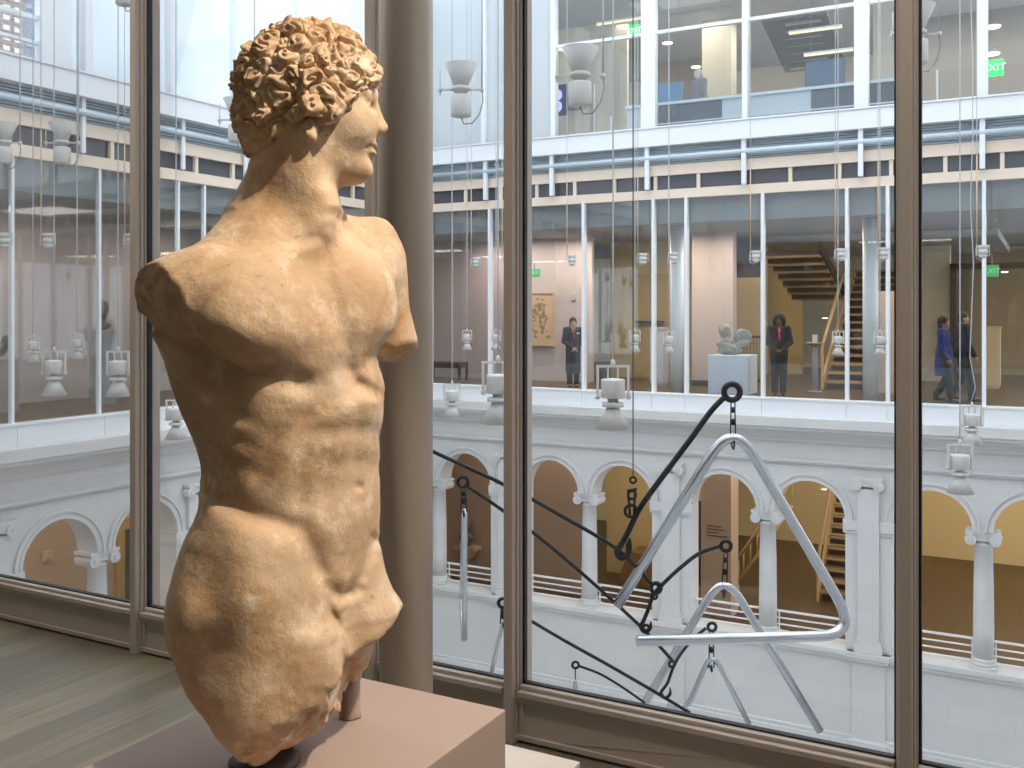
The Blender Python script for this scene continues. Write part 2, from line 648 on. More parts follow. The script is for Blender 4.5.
    c([(215, 512), (245, 532), (285, 542), (305, 552)], 13, -.0015, ymax=.05)
    c([(147, 320), (160, 332), (178, 344), (200, 349)], 4.5, .008, ymax=-.02)   # under the broken arm
    c([(334, 588), (350, 598), (368, 590)], 4, .005)
    c([(334, 600), (341, 618), (344, 645), (348, 668)], 4, .007, ymax=.04)           # between the thighs
    F.blob(359, 487, 3.5, 3, -.004)                                                  # navel
    F.blob(262, 335, 38, 26, .010, 15)
    F.blob(352, 332, 24, 24, .004)
    for uu, vv in ((236, 408), (226, 428), (222, 450), (252, 398)):                  # serratus and ribs
        F.blob(uu, vv, 12, 8, .003, 25)
    for uu, vv in ((243, 420), (234, 441), (230, 462)):
        F.blob(uu, vv, 12, 6, -.0018, 25)
    F.blob(280, 470, 22, 26, .006)
    F.blob(336, 545, 26, 22, .006)
    F.blob(203, 580, 18, 24, -.015, 15, ymax=.08)                                    # hollow at the side of the hip
    F.blob(218, 640, 16, 34, -.011, 0, ymax=.08)
    F.blob(175, 625, 12, 24, .004, 0, ymax=.1)
    F.blob(285, 620, 40, 60, .006)
    F.blob(352, 170, 10, 12, .002, ymax=0)

    # ------- weathering
    sl = (slice(None),) * 3
    X, Y, Z = np.meshgrid(*F.ax, indexing='ij')
    near = np.abs(F.D) < .02
    x, y, z = X[near], Y[near], Z[near]
    n1 = fnoise(x, y, z, 14, 11)
    n2 = fnoise(x, y, z, 60, 12, 2)
    F.D[near] += (n1 * .0022 + n2 * .0007).astype(np.float32)
    # chipped stone on the broken thighs
    w = np.clip((.17 - z) / .10, 0, 1) * np.clip((x + y * .2 + .02) / .06, 0, 1)
    F.D[near] += (w * (np.abs(fnoise(x, y, z, 22, 13)) * .022 - .005 + fnoise(x, y, z, 70, 14, 2) * .004)).astype(np.float32)
    return F


HAIR_POLY = [(390, 60), (388, 74), (380, 80), (368, 84), (360, 92), (350, 104), (343, 114), (334, 122), (322, 127), (317, 116),
             (308, 112), (301, 120), (299, 138), (290, 150), (268, 158), (246, 164), (236, 150), (200, 120), (200, -20), (400, -20)]


def proj(p):
    t = T0 + p[1]
    return (p[0] + R0) * FPX / t + 512, HZ - (p[2] - EYE + PED_H) * FPX / t


def poly_sd(U, V, P):
    """signed distance in pixels to the hair outline (negative inside)"""
    best = None
    ins = np.zeros(U.shape, bool)
    j = len(P) - 1
    for i in range(len(P)):
        (x0, y0), (x1, y1) = P[j], P[i]
        dx, dy = x1 - x0, y1 - y0
        s = np.clip(((U - x0) * dx + (V - y0) * dy) / (dx * dx + dy * dy + 1e-9), 0, 1)
        q = (U - x0 - s * dx) ** 2 + (V - y0 - s * dy) ** 2
        best = q if best is None else np.minimum(best, q)
        c = ((y1 > V) != (y0 > V)) & (U < (x0 - x1) * (V - y1) / (y0 - y1 + 1e-12) + x1)
        ins ^= c
        j = i
    d = np.sqrt(best)
    return np.where(ins, -d, d)


def sculpt_hair():
    F = Field((-.15, -.16, .96), (.20, .20, 1.29), .0020)
    rnd = np.random.RandomState(5)
    hax = [HF, HLt, BZ]
    hc = HC + HF * .008 + BZ * .009
    F.ell(hc, (.125, .101, .122), hax, .02)
    F.ell(L(269, 130, .0), (.046, .072, .052), None, .03)
    F.ell(L(322, 104, -.064), (.032, .022, .030), None, .02)
    F.ell(L(306, 106, -.074), (.018, .018, .020), None, .02)
    X, Y, Z = np.meshgrid(*F.ax, indexing='ij')
    near = np.abs(F.D) < .034
    p = np.stack([X[near], Y[near], Z[near]], 1)
    q = p - hc
    f_, l_, z_ = q @ HF, q @ HLt, q[:, 2]
    # hairline, mirrored on the far side of the head
    pm = hc + np.outer(f_, HF) - np.outer(np.abs(l_), HLt) + np.outer(z_, BZ)
    t = T0 + pm[:, 1]
    U = (pm[:, 0] + R0) * FPX / t + 512
    V = HZ - (pm[:, 2] - EYE + PED_H) * FPX / t
    sd = poly_sd(U, V, HAIR_POLY)
    # curls: every point belongs to its nearest curl centre and winds around it
    n = 185
    ga = PI * (3 - math.sqrt(5))
    C = []
    for i in range(n):
        z = 1 - 2 * (i + .5) / n
        r = math.sqrt(max(0, 1 - z * z))
        d = np.array([r * math.cos(ga * i), r * math.sin(ga * i), z]) + rnd.uniform(-.085, .085, 3)
        C.append(d / np.linalg.norm(d))
    C = np.array(C)
    wx = np.stack([fnoise(p[:, 0], p[:, 1], p[:, 2], 38, 40 + k, 2) for k in range(3)], 1)
    dirn = np.stack([f_ / .114, l_ / .094, z_ / .112], 1) + wx * .15
    dirn /= np.linalg.norm(dirn, axis=1)[:, None]
    h = np.empty(len(p), np.float32)
    spin = rnd.choice([-1, 1], n)
    ph0 = rnd.rand(n)
    size = rnd.uniform(.75, 1.35, n)
    pitch = rnd.uniform(.0095, .0125, n)
    lift = rnd.uniform(-.003, .005, n)
    for k in range(0, len(p), 40000):
        dd = dirn[k:k + 40000]
        g = dd @ C.T
        ang = np.arccos(np.clip(g, -1, 1)) / size
        i1 = ang.argmin(1)
        a1 = ang[np.arange(len(dd)), i1]
        ang[np.arange(len(dd)), i1] = 9
        a2 = ang.min(1)
        c = C[i1]
        e1 = np.cross(c, [.31, .2, .93]); e1 /= np.linalg.norm(e1, axis=1)[:, None]
        e2 = np.cross(c, e1)
        th = np.arctan2((dd * e2).sum(1), (dd * e1).sum(1)) * spin[i1]
        rho = a1 * size[i1] * .108
        border = np.clip((a2 - a1) / .22, 0, 1)
        phase = rho / pitch[i1] + th / (2 * PI) + ph0[i1]
        st = np.abs(np.sin(PI * phase)) ** .6
        fine = np.abs(np.sin(2 * PI * phase + .6)) ** .8
        hole = np.exp(-(rho / .0045) ** 2)
        h[k:k + 40000] = (-.010 + .012 * np.sqrt(border) + .0125 * st * (.35 + .65 * border) + .0012 * fine + lift[i1] - .007 * hole)
    h = h - np.clip(sd + 1.5, 0, 30) * .0017 + np.clip(-sd - 30, -30, 0) * .00004
    F.D[near] -= h
    return F


# fine adjustment of the outline with height: (z, shift of the left outline, shift of the right outline)
WARP = [(-.05, 0, 0), (0.055, 0.0265, 0.0014), (0.057, 0.0177, 0.0035), (0.074, 0.0113, 0.0013), (0.085, 0.0110, -0.0031), (0.087, 0.0108, -0.0024), (0.096, 0.0079, 0.0004), (0.108, 0.0013, 0.0060), (0.124, -0.0061, 0.0061), (0.150, -0.0106, 0.0001), (0.165, -0.0113, -0.0036), (0.192, -0.0097, -0.0080), (0.208, -0.0073, -0.0105), (0.220, -0.0042, -0.0082), (0.231, -0.0015, -0.0105), (0.243, 0.0011, -0.0151), (0.264, 0.0051, -0.0159), (0.281, 0.0094, -0.0151), (0.298, 0.0127, -0.0150), (0.317, 0.0152, -0.0164), (0.334, 0.0169, -0.0175), (0.353, 0.0172, -0.0154), (0.370, 0.0163, -0.0110), (0.387, 0.0156, -0.0061), (0.407, 0.0095, -0.0022), (0.426, 0.0004, -0.0005), (0.448, 0.0011, 0.0001), (0.466, 0.0062, 0.0012), (0.486, 0.0082, 0.0029), (0.506, 0.0087, 0.0058), (0.527, 0.0073, 0.0087), (0.545, 0.0046, 0.0110), (0.563, 0.0023, 0.0148), (0.584, 0.0007, 0.0173), (0.604, 0.0000, 0.0110), (0.622, -0.0000, 0.0040), (0.640, 0.0010, -0.0020), (0.661, 0.0024, -0.0065), (0.687, 0.0028, -0.0067), (0.705, -0.0002, -0.0063), (0.725, -0.0042, -0.0093), (0.746, -0.0060, -0.0132), (0.765, -0.0028, -0.0156), (0.784, 0.0037, -0.0172), (0.803, 0.0133, -0.0186), (0.819, 0.0245, -0.0198), (0.837, 0.0298, -0.0201), (0.857, 0.0258, -0.0185), (0.878, 0.0134, -0.0153), (0.899, -0.0008, -0.0031), (0.915, -0.0080, 0.0099), (0.935, -0.0067, 0.0063), (0.956, -0.0023, 0.0000), (0.975, 0.0001, 0.0000), (0.991, 0.0003, 0.0000), (1.012, 0.0000, 0.0000), (1.06, 0, 0), (1.4, 0, 0)]


def nudge(V, tab):
    if not tab: return V
    z = V[:, 2]
    bins = np.round(z / .008).astype(int)
    b0 = bins.min(); nb = bins.max() - b0 + 1
    lo = np.full(nb, 9.0); hi = np.full(nb, -9.0)
    np.minimum.at(lo, bins - b0, V[:, 0]); np.maximum.at(hi, bins - b0, V[:, 0])
    ker = np.ones(5) / 5
    lo = np.convolve(np.pad(lo, 2, mode='edge'), ker, 'valid'); hi = np.convolve(np.pad(hi, 2, mode='edge'), ker, 'valid')
    f = (z / .008) - b0
    l = np.interp(f, np.arange(nb), lo); h = np.interp(f, np.arange(nb), hi)
    w = np.clip((V[:, 0] - l) / np.maximum(h - l, .02), 0, 1)
    w = w * w * (3 - 2 * w)
    dl = lerp_tab([(t[0], t[1]) for t in tab], z)
    dr = lerp_tab([(t[0], t[2]) for t in tab], z)
    V = V.copy()
    V[:, 0] += dl * (1 - w) + dr * w
    return V


def make_statue():
    f = sculpt_body()
    V, Q = f.mesh()
    V = nudge(V, WARP)
    root = empty('marble_statue', (0, 0, 0))
    loc = Matrix.Rotation(YAW, 3, 'Z') @ Vector((R0, T0, 0))
    root.location = (loc.x, loc.y, PED_H)
    root.rotation_euler = (0, 0, YAW)
    g = sculpt_hair()
    V2, Q2 = g.mesh()
    return root, V, Q, V2, Q2
# ------------------------------------------------------------------ materials of the place
def stone_mat():
    m = mat('pale_limestone', lin(226, 226, 226), .8, bump=.25, bscale=30, var=.06, vscale=1.3)
    nt = m.node_tree
    b = nt.nodes['Principled BSDF']
    tc = [n for n in nt.nodes if n.type == 'TEX_COORD'][0]
    sx = nt.nodes.new('ShaderNodeSeparateXYZ')
    nt.links.new(tc.outputs['Object'], sx.inputs[0])
    ad = nt.nodes.new('ShaderNodeMath'); ad.operation = 'ADD'
    nt.links.new(sx.outputs[0], ad.inputs[0]); nt.links.new(sx.outputs[1], ad.inputs[1])
    cx = nt.nodes.new('ShaderNodeCombineXYZ')
    nt.links.new(ad.outputs[0], cx.inputs[0]); nt.links.new(sx.outputs[2], cx.inputs[1])
    br = nt.nodes.new('ShaderNodeTexBrick')
    br.inputs['Scale'].default_value = 1.0
    br.inputs['Brick Width'].default_value = 1.1
    br.inputs['Row Height'].default_value = .42
    br.inputs['Mortar Size'].default_value = .006
    br.inputs['Color1'].default_value = lin(232, 231, 229)
    br.inputs['Color2'].default_value = lin(221, 222, 224)
    br.inputs['Mortar'].default_value = lin(206, 205, 203)
    nt.links.new(cx.outputs[0], br.inputs['Vector'])
    old = [n for n in nt.nodes if n.type == 'MIX'][0]
    mm = nt.nodes.new('ShaderNodeMix'); mm.data_type = 'RGBA'; mm.blend_type = 'MULTIPLY'
    mm.inputs[0].default_value = .5
    nt.links.new(old.outputs[2], mm.inputs[6]); nt.links.new(br.outputs['Color'], mm.inputs[7])
    nt.links.new(mm.outputs[2], b.inputs['Base Color'])
    return m


def wood_floor_mat(name, c1, c2, c3, along_y=True, w=.13, ln=1.9):
    m = bpy.data.materials.new(name)
    m.use_nodes = True
    nt = m.node_tree
    b = nt.nodes['Principled BSDF']
    b.inputs['Roughness'].default_value = .42
    tc = nt.nodes.new('ShaderNodeTexCoord')
    mp = nt.nodes.new('ShaderNodeMapping')
    if along_y: mp.inputs['Rotation'].default_value = (0, 0, PI / 2)
    nt.links.new(tc.outputs['Object'], mp.inputs[0])
    br = nt.nodes.new('ShaderNodeTexBrick')
    br.inputs['Scale'].default_value = 1
    br.inputs['Brick Width'].default_value = ln
    br.inputs['Row Height'].default_value = w
    br.inputs['Mortar Size'].default_value = .0016
    br.inputs['Color1'].default_value = c1; br.inputs['Color2'].default_value = c2
    br.inputs['Mortar'].default_value = tuple(x * .35 for x in c1[:3]) + (1,)
    nt.links.new(mp.outputs[0], br.inputs['Vector'])
    mp2 = nt.nodes.new('ShaderNodeMapping')
    mp2.inputs['Scale'].default_value = (2.0, 42, 1) if not along_y else (42, 2.0, 1)
    nt.links.new(tc.outputs['Object'], mp2.inputs[0])
    nz = nt.nodes.new('ShaderNodeTexNoise')
    nz.inputs['Scale'].default_value = 1; nz.inputs['Detail'].default_value = 6
    nt.links.new(mp2.outputs[0], nz.inputs['Vector'])
    mx = nt.nodes.new('ShaderNodeMix'); mx.data_type = 'RGBA'
    rp = nt.nodes.new('ShaderNodeMapRange')
    rp.inputs[1].default_value = .35; rp.inputs[2].default_value = .75; rp.inputs[4].default_value = .75
    nt.links.new(nz.outputs['Fac'], rp.inputs[0])
    nt.links.new(rp.outputs[0], mx.inputs[0])
    nt.links.new(br.outputs['Color'], mx.inputs[6])
    mx.inputs[7].default_value = c3
    nt.links.new(mx.outputs[2], b.inputs['Base Color'])
    bp = nt.nodes.new('ShaderNodeBump'); bp.inputs['Strength'].default_value = .15; bp.inputs['Distance'].default_value = .004
    nt.links.new(nz.outputs['Fac'], bp.inputs['Height'])
    nt.links.new(bp.outputs['Normal'], b.inputs['Normal'])
    return m


def marble_mat():
    m = bpy.data.materials.new('golden_marble')
    m.use_nodes = True
    nt = m.node_tree
    b = nt.nodes['Principled BSDF']
    b.inputs['Roughness'].default_value = .62
    b.inputs['Specular IOR Level'].default_value = .35
    tc = nt.nodes.new('ShaderNodeTexCoord')

    def noise(scale, det=6, rough=.6, dist=0.0):
        n = nt.nodes.new('ShaderNodeTexNoise')
        n.inputs['Scale'].default_value = scale; n.inputs['Detail'].default_value = det
        n.inputs['Roughness'].default_value = rough; n.inputs['Distortion'].default_value = dist
        nt.links.new(tc.outputs['Object'], n.inputs['Vector'])
        return n

    def ramp(src, p0, p1):
        r = nt.nodes.new('ShaderNodeMapRange')
        r.inputs[1].default_value = p0; r.inputs[2].default_value = p1
        nt.links.new(src, r.inputs[0])
        return r.outputs[0]

    def mix(fac, a, c, mode='MIX'):
        x = nt.nodes.new('ShaderNodeMix'); x.data_type = 'RGBA'; x.blend_type = mode
        nt.links.new(fac, x.inputs[0])
        for i, q in ((6, a), (7, c)):
            if isinstance(q, tuple): x.inputs[i].default_value = q
            else: nt.links.new(q, x.inputs[i])
        return x.outputs[2]
    base = mix(ramp(noise(7, 5, .6, .4).outputs['Fac'], .35, .68), lin(208, 182, 154), lin(190, 155, 120))
    n2 = noise(16, 7, .7)
    base = mix(ramp(n2.outputs['Fac'], .51, .68), base, lin(224, 204, 182))          # pale worn patches
    n3 = noise(4.2, 6, .65, .8)
    base = mix(ramp(n3.outputs['Fac'], .53, .72), base, lin(170, 128, 88))           # ochre stains
    n5 = noise(70, 4, .7)
    base = mix(ramp(n5.outputs['Fac'], .63, .76), base, lin(150, 112, 72))           # specks
    nt.links.new(base, b.inputs['Base Color'])
    n4 = noise(90, 6, .7)
    bp = nt.nodes.new('ShaderNodeBump'); bp.inputs['Strength'].default_value = .5; bp.inputs['Distance'].default_value = .003
    nt.links.new(n4.outputs['Fac'], bp.inputs['Height'])
    bp2 = nt.nodes.new('ShaderNodeBump'); bp2.inputs['Strength'].default_value = .4; bp2.inputs['Distance'].default_value = .006
    nt.links.new(n2.outputs['Fac'], bp2.inputs['Height'])
    nt.links.new(bp.outputs['Normal'], bp2.inputs['Normal'])
    nt.links.new(bp2.outputs['Normal'], b.inputs['Normal'])
    return m


STONE = stone_mat()
WHITEM = mat('white_enamel_metal', lin(236, 239, 243), .4)
LAMPW = mat('white_lamp_metal', lin(208, 206, 202), .45)
CABLEW = mat('pale_cable', lin(188, 191, 196), .5)
TAUPE = mat('taupe_painted_metal', lin(178, 166, 156), .30, var=.03)
GASKET = mat('black_gasket', lin(16, 16, 20), .6)
BEIGE = mat('beige_panel', lin(236, 218, 200), .6, var=.03)
DARKGL = mat('dark_transom_glass', lin(82, 84, 92), .12, spec=.6)
LOUV = mat('blue_grey_louvre', lin(196, 210, 220), .4)
MAUVE = mat('mauve_grey_wall', lin(188, 172, 166), .8)
TAN = mat('tan_wall', lin(184, 156, 132), .8, var=.04)
YEL = mat('pale_ochre_wall', lin(196, 172, 122), .8, var=.03)
CREAM = mat('cream_wall', lin(218, 205, 184), .8)
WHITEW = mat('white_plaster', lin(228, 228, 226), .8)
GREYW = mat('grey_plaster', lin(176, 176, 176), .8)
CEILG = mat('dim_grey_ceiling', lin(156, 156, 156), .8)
BROWNF = wood_floor_mat('brown_wood_floor', lin(92, 70, 40), lin(82, 62, 36), lin(72, 54, 30))
GREYF = wood_floor_mat('weathered_oak_floor', lin(134, 125, 106), lin(102, 96, 82), lin(90, 84, 70), True, .15, 2.4)
PINK = mat('pinkish_plinth_paint', lin(164, 143, 133), .6, var=.04, vscale=5)
BLACKM = mat('black_steel', lin(22, 23, 26), .45, metal=.3)
CHROME = mat('brushed_aluminium', lin(196, 200, 206), .26, metal=1.0, var=.03, vscale=20)
GLASSN = glass_mat('clear_gallery_glass', .015)
GLASSF = glass_mat('facade_glass', .055, (.93, .96, .97, 1))
FROST = glass_mat('fritted_glass', .05, (.92, .96, 1, 1), .86, lin(240, 246, 250))

YF = 19.8
XL = -13.9


def mF(s, d, z): return (s, YF + d, z)
def mL(s, d, z): return (XL - d, s, z)


_n = {'window': 0, 'trim': 0}


def nm(kind):
    _n[kind] += 1
    return '%s_%d' % (kind, _n[kind])


def struct(mb, name, m, parent=None, bevel=0.0):
    o = mb.build(name, m, parent, bevel=bevel)
    if parent is None: o['kind'] = 'structure'
    return o


# ------------------------------------------------------------------ the gallery we stand in
YW = 3.56
mb = MB(); mb.box(-9, 5, -6, YW + .12, -.12, 0)
struct(mb, 'floor', GREYF)
CEILH = 4.3
mb = MB(); mb.box(-9, 5, -6, YW + .12, CEILH, CEILH + .2)
struct(mb, 'ceiling', WHITEW)
mb = MB(); mb.box(-9, 5, -6.2, -6, 0, CEILH); struct(mb, 'wall_back', CREAM)
mb = MB(); mb.box(-9.2, -9, -6, YW, 0, CEILH); struct(mb, 'wall_west', CREAM)
mb = MB(); mb.box(5, 5.2, -6, YW, 0, CEILH); struct(mb, 'wall_east', CREAM)

MUL = [-7.1, -5.61, -4.12, -2.63, -1.93, -.424, 1.08, 2.58, 4.08]
for i in range(len(MUL) - 1):
    a, b = MUL[i], MUL[i + 1]
    if b < -5.4: continue
    if a > .5: continue
    r = empty(nm('window'), ((a + b) / 2, YW, 0))
    r['kind'] = 'structure'
    r['_org'] = ((a + b) / 2, YW, 0)
    g = .036
    mb = MB()                                  # base panel with a stepped moulding
    mb.box(a, b, YW - .02, YW + .06, .012, .19)
    mb.box(a, b, YW - .032, YW - .02, .012, .035)
    mb.box(a, b, YW - .032, YW - .02, .165, .19)
    mb.box(a + g, a + g + .02, YW - .028, YW - .02, .035, .165)
    mb.box(b - g - .02, b - g, YW - .028, YW - .02, .035, .165)
    mb.build('base_panel', TAUPE, r, bevel=.003)
    mb = MB()
    mb.box(a + g, b - g, YW - .045, YW + .06, .19, .215)
    mb.box(a + g, b - g, YW - .02, YW + .04, .215, .232)
    mb.build('sill', TAUPE, r, bevel=.004)
    mb = MB()                                  # gasket round the pane
    mb.box(a + g, b - g, YW + .004, YW + .03, .232, .239)
    mb.box(a + g, a + g + .009, YW + .004, YW + .03, .232, CEILH)
    mb.box(b - g - .005, b - g, YW + .004, YW + .03, .232, CEILH)
    mb.build('gasket', GASKET, r)
    mb = MB()
    mb.box(a + g, b - g, YW + .014, YW + .020, .236, CEILH)
    mb.build('pane', GLASSN, r)
for i, x in enumerate(MUL):
    if x < -5.7 or x > 1.2: continue
    mb = MB()                                  # stepped upright
    mb.box(x - .034, x + .036, YW - .01, YW + .09, .0, CEILH)
    mb.box(x - .019, x + .022, YW - .06, YW - .01, .0, CEILH)
    mb.box(x - .027, x + .030, YW - .03, YW - .01, .0, CEILH)
    struct(mb, nm('trim'), TAUPE, bevel=.004)

# slender round column in front of the glass
cp = atT(406, 400, 3.0)
mb = MB(); mb.lathe([(.0815, 0), (.0815, CEILH)], (cp.x, cp.y, 0), 40)
tag(mb.build('gallery_column', mat('taupe_column_paint', lin(186, 174, 164), .5), org=(cp.x, cp.y, 0)),
    'slender round taupe column standing by the gallery window behind the statue', 'column')

# ------------------------------------------------------------------ statue and pedestal
pr = MB(); pr.box(-1.376, -.888, .93, 1.605, 0, PED_H)
ped = pr.build('pedestal', PINK, org=(-1.13, 1.27, 0), bevel=.003)
tag(ped, 'square pinkish beige pedestal carrying the marble statue', 'pedestal')
MARBLE = marble_mat()
root, V1, Q1, V2, Q2 = make_statue()
tag(root, 'golden marble statue of an armless nude youth with curly hair, standing on the pinkish pedestal', 'statue')
mesh_from('body', V1, Q1, MARBLE, root)
mesh_from('curly_hair', V2, Q2, MARBLE, root)
mb = MB(); b0 = L(350, 713, .10)
mb.lathe([(.0205, 0), (.0205, .004), (.0185, .010), (.0185, .19)], (b0[0], b0[1], .0005), 24)
st = mb.build('support_post', PINK, root, org=(0, 0, 0)); st['label'] = 'pinkish painted support post under the left thigh'
mb = MB(); b1 = L(250, 762, -.10)
mb.lathe([(.058, 0), (.058, .006), (.045, .016)], (b1[0] + .02, b1[1] + .015, .0005), 28)
st = mb.build('mounting_disc', mat('dark_bronze_mount', lin(70, 60, 58), .5), root, org=(0, 0, 0))
st['label'] = 'dark mounting disc under the right knee'

# low white plinth whose corner shows at the bottom
mb = MB(); mb.box(-1.58, -1.284, 2.15, 2.80, 0, .35)
tag(mb.build('low_plinth', mat('offwhite_plinth_paint', lin(228, 212, 198), .6), org=(-1.43, 2.5, 0), bevel=.003),
    'low off-white plinth on the floor to the right of the pinkish pedestal', 'plinth')
# ------------------------------------------------------------------ courtyard fronts
SP = -2.24          # springing of the arches
SILL = -4.75
WT = -1.12          # top of arch wall below the string course
PH, CW = .43, .17   # half pier, half column opening edge


def arch_wall(mp, name, s0, s1, sup):
    """sup: sorted list of (s, kind) kind 'p' pier / 'c' column"""
    mb = MB(mp)
    D = .48
    mb.box(s0, s1, 0, D, -9.5, SILL - .15)
    mb.box(s0, s1, 0, D, WT, -.55)
    edges = []
    for s, k in sup:
        h = PH if k == 'p' else CW
        edges.append((max(s0, s - h), min(s1, s + h), k))
    for a, b, k in edges:
        if b <= a: continue
        mb.box(a, b, 0, D, SILL - .15 if k == 'p' else SP, WT)
    arches = []
    for (a0, b0, k0), (a1, b1, k1) in zip(edges, edges[1:]):
        L0, L1 = b0, a1
        r = (L1 - L0) / 2
        c = (L0 + L1) / 2
        if r < .2: continue
        N = 20
        for i in range(N):
            t0, t1 = PI - PI * i / N, PI - PI * (i + 1) / N
            x0, z0 = c + r * math.cos(t0), SP + r * math.sin(t0)
            x1, z1 = c + r * math.cos(t1), SP + r * math.sin(t1)
            mb.prism([(x0, z0), (x1, z1), (x1, WT), (x0, WT)], 0, D)
        arches.append((c, r, L0, L1))
    w = struct(mb, name, STONE)
    for c, r, L0, L1 in arches:                       # moulded archivolts
        m2 = MB(mp)
        N = 24
        for r0, r1, d in ((r - .002, r + .05, -.045), (r + .05, r + .10, -.03), (r + .10, r + .14, -.06)):
            for i in range(N):
                t0, t1 = PI - PI * i / N, PI - PI * (i + 1) / N
                m2.prism([(c + r0 * math.cos(t0), SP + r0 * math.sin(t0)), (c + r0 * math.cos(t1), SP + r0 * math.sin(t1)),
                          (c + r1 * math.cos(t1), SP + r1 * math.sin(t1)), (c + r1 * math.cos(t0), SP + r1 * math.sin(t0))], d, .02)
        m2.build('archivolt', STONE, w)
    # sill band
    m2 = MB(mp)
    m2.box(s0, s1, -.09, D, SILL - .10, SILL)
    m2.box(s0, s1, -.06, .1, SILL - .17, SILL - .10)
    for s, k in sup:
        if k == 'p' and s0 < s - .36 and s + .36 < s1:
            m2.box(s - .40, s + .40, -.15, .1, SILL - .10, SILL)
            m2.box(s - .37, s + .37, -.12, .1, SILL - .17, SILL - .10)
    struct(m2, nm('trim'), STONE, bevel=.008)
    m2 = MB(mp)                                        # string course over the arches
    m2.box(s0, s1, -.05, .1, -1.24, -1.20); m2.box(s0, s1, -.085, .1, -1.20, -1.14); m2.box(s0, s1, -.05, .1, -1.14, WT)
    struct(m2, nm('trim'), STONE, bevel=.012)
    m2 = MB(mp)                                        # cornice
    for d, z0, z1 in ((-.06, -.80, -.72), (-.12, -.72, -.64), (-.20, -.64, -.56), (-.32, -.56, -.50), (-.36, -.50, -.30)):
        m2.box(s0, s1, d, D, z0, z1)
    struct(m2, nm('trim'), STONE, bevel=.012)
    m2 = MB(mp)                                        # lower moulding
    for d, z0, z1 in ((-.05, -6.62, -6.55), (-.10, -6.55, -6.45), (-.05, -6.45, -6.38), (-.16, -7.0, -6.75)):
        m2.box(s0, s1, d, .2, z0, z1)
    for s, k in sup:
        if k == 'p' and s0 < s - .36 and s + .36 < s1:
            m2.box(s - .36, s + .36, -.17, .1, -6.55, -6.42)
            m2.box(s - .30, s + .30, -.05, .1, -6.4, SILL - .17)
    struct(m2, nm('trim'), STONE, bevel=.01)
    return arches


def capital(mp, root, s, z, hw, depth, fd):
    """ionic capital: abacus, two volutes, egg band; s centre, z underside, fd front distance"""
    mb = MB(mp)
    mb.box(s - hw, s + hw, fd - .015, fd + depth, z + .17, z + .225)
    mb.box(s - hw * .88, s + hw * .88, fd + .005, fd + depth - .02, z + .12, z + .17)
    mb.box(s - hw * .7, s + hw * .7, fd + .02, fd + depth - .04, z + .05, z + .12)
    cap_ = mb.build('capital', STONE, root)
    for sg in (-1, 1):
        mb = MB(mp)
        c = s + sg * (hw - .085)
        pts = [(c + (.10) * math.cos(2 * PI * k / 16), z + .075 + .10 * math.sin(2 * PI * k / 16)) for k in range(16)]
        mb.prism(pts, fd - .02, fd + depth - .02)
        pts = [(c + (.035) * math.cos(2 * PI * k / 10), z + .075 + .035 * math.sin(2 * PI * k / 10)) for k in range(10)]
        mb.prism(pts, fd - .045, fd - .02)
        mb.build('volute', STONE, cap_, org=tuple(root['_org']))


def lathe_m(mb, prof, s, d, seg=20):
    vs = []
    for r, z in prof:
        for k in range(seg):
            a = 2 * PI * k / seg
            vs.append((s + r * math.cos(a), d + r * math.sin(a), z))
    fs = []
    for i in range(len(prof) - 1):
        for k in range(seg):
            a = i * seg + k; b = i * seg + (k + 1) % seg
            fs.append((a, b, b + seg, a + seg))
    fs.append(tuple(reversed(range(seg)))); fs.append(tuple((len(prof) - 1) * seg + k for k in range(seg)))
    return mb.add(vs, fs, True)


def column(mp, s, label, group):
    o = Vector(mp(s, .20, SILL))
    r = empty('arcade_column', o, 0, label, 'column', group)
    r['_org'] = tuple(o)
    d = .20
    m = MB(mp); m.box(s - .225, s + .225, d - .225, d + .225, SILL + .001, SILL + .06)
    lathe_m(m, [(.215, SILL + .06), (.225, SILL + .085), (.215, SILL + .11), (.19, SILL + .125), (.205, SILL + .15), (.19, SILL + .175), (.178, SILL + .185)], s, d)
    m.build('base', STONE, r)
    m = MB(mp); lathe_m(m, [(.178, SILL + .185), (.176, -4.0), (.168, -3.2), (.152, SP - .27), (.166, SP - .262), (.166, SP - .24), (.154, SP - .235), (.154, SP - .20)], s, d, 24)
    m.build('shaft', STONE, r)
    capital(mp, r, s, SP - .226, .29, .40, .0)
    return r


def pilaster(mp, s, label, group, lo=-9, hi=9):
    o = Vector(mp(s, 0, SILL))
    r = empty('arcade_pilaster', o, 0, label, 'pilaster', group)
    r['_org'] = tuple(o)
    m = MB(mp); m.box(s - .20, s + .20, -.085, -.001, SILL + .25, -1.62)
    m.build('shaft', STONE, r, bevel=.006)
    m = MB(mp); m.box(s - .26, s + .26, -.12, -.001, SILL + .001, SILL + .14); m.box(s - .235, s + .235, -.105, -.001, SILL + .14, SILL + .20); m.box(s - .215, s + .215, -.095, -.001, SILL + .20, SILL + .25)
    m.build('base', STONE, r, bevel=.01)
    capital(mp, r, s, -1.62, .285, .138, -.14)
    for sg in (-1, 1):                                  # imposts from which the arches spring
        m = MB(mp)
        a, b = sorted((s + sg * .202, s + sg * (PH + .04)))
        m.box(a, b, -.05, -.001, SP - .20, SP); m.box(a, b, -.03, -.001, SP - .26, SP - .20)
        a, b = sorted((s + sg * (PH + .001), s + sg * (PH + .04)))
        m.box(a, b, -.001, .3, SP - .20, SP)
        m.build('impost', STONE, r, bevel=.006)
    return r


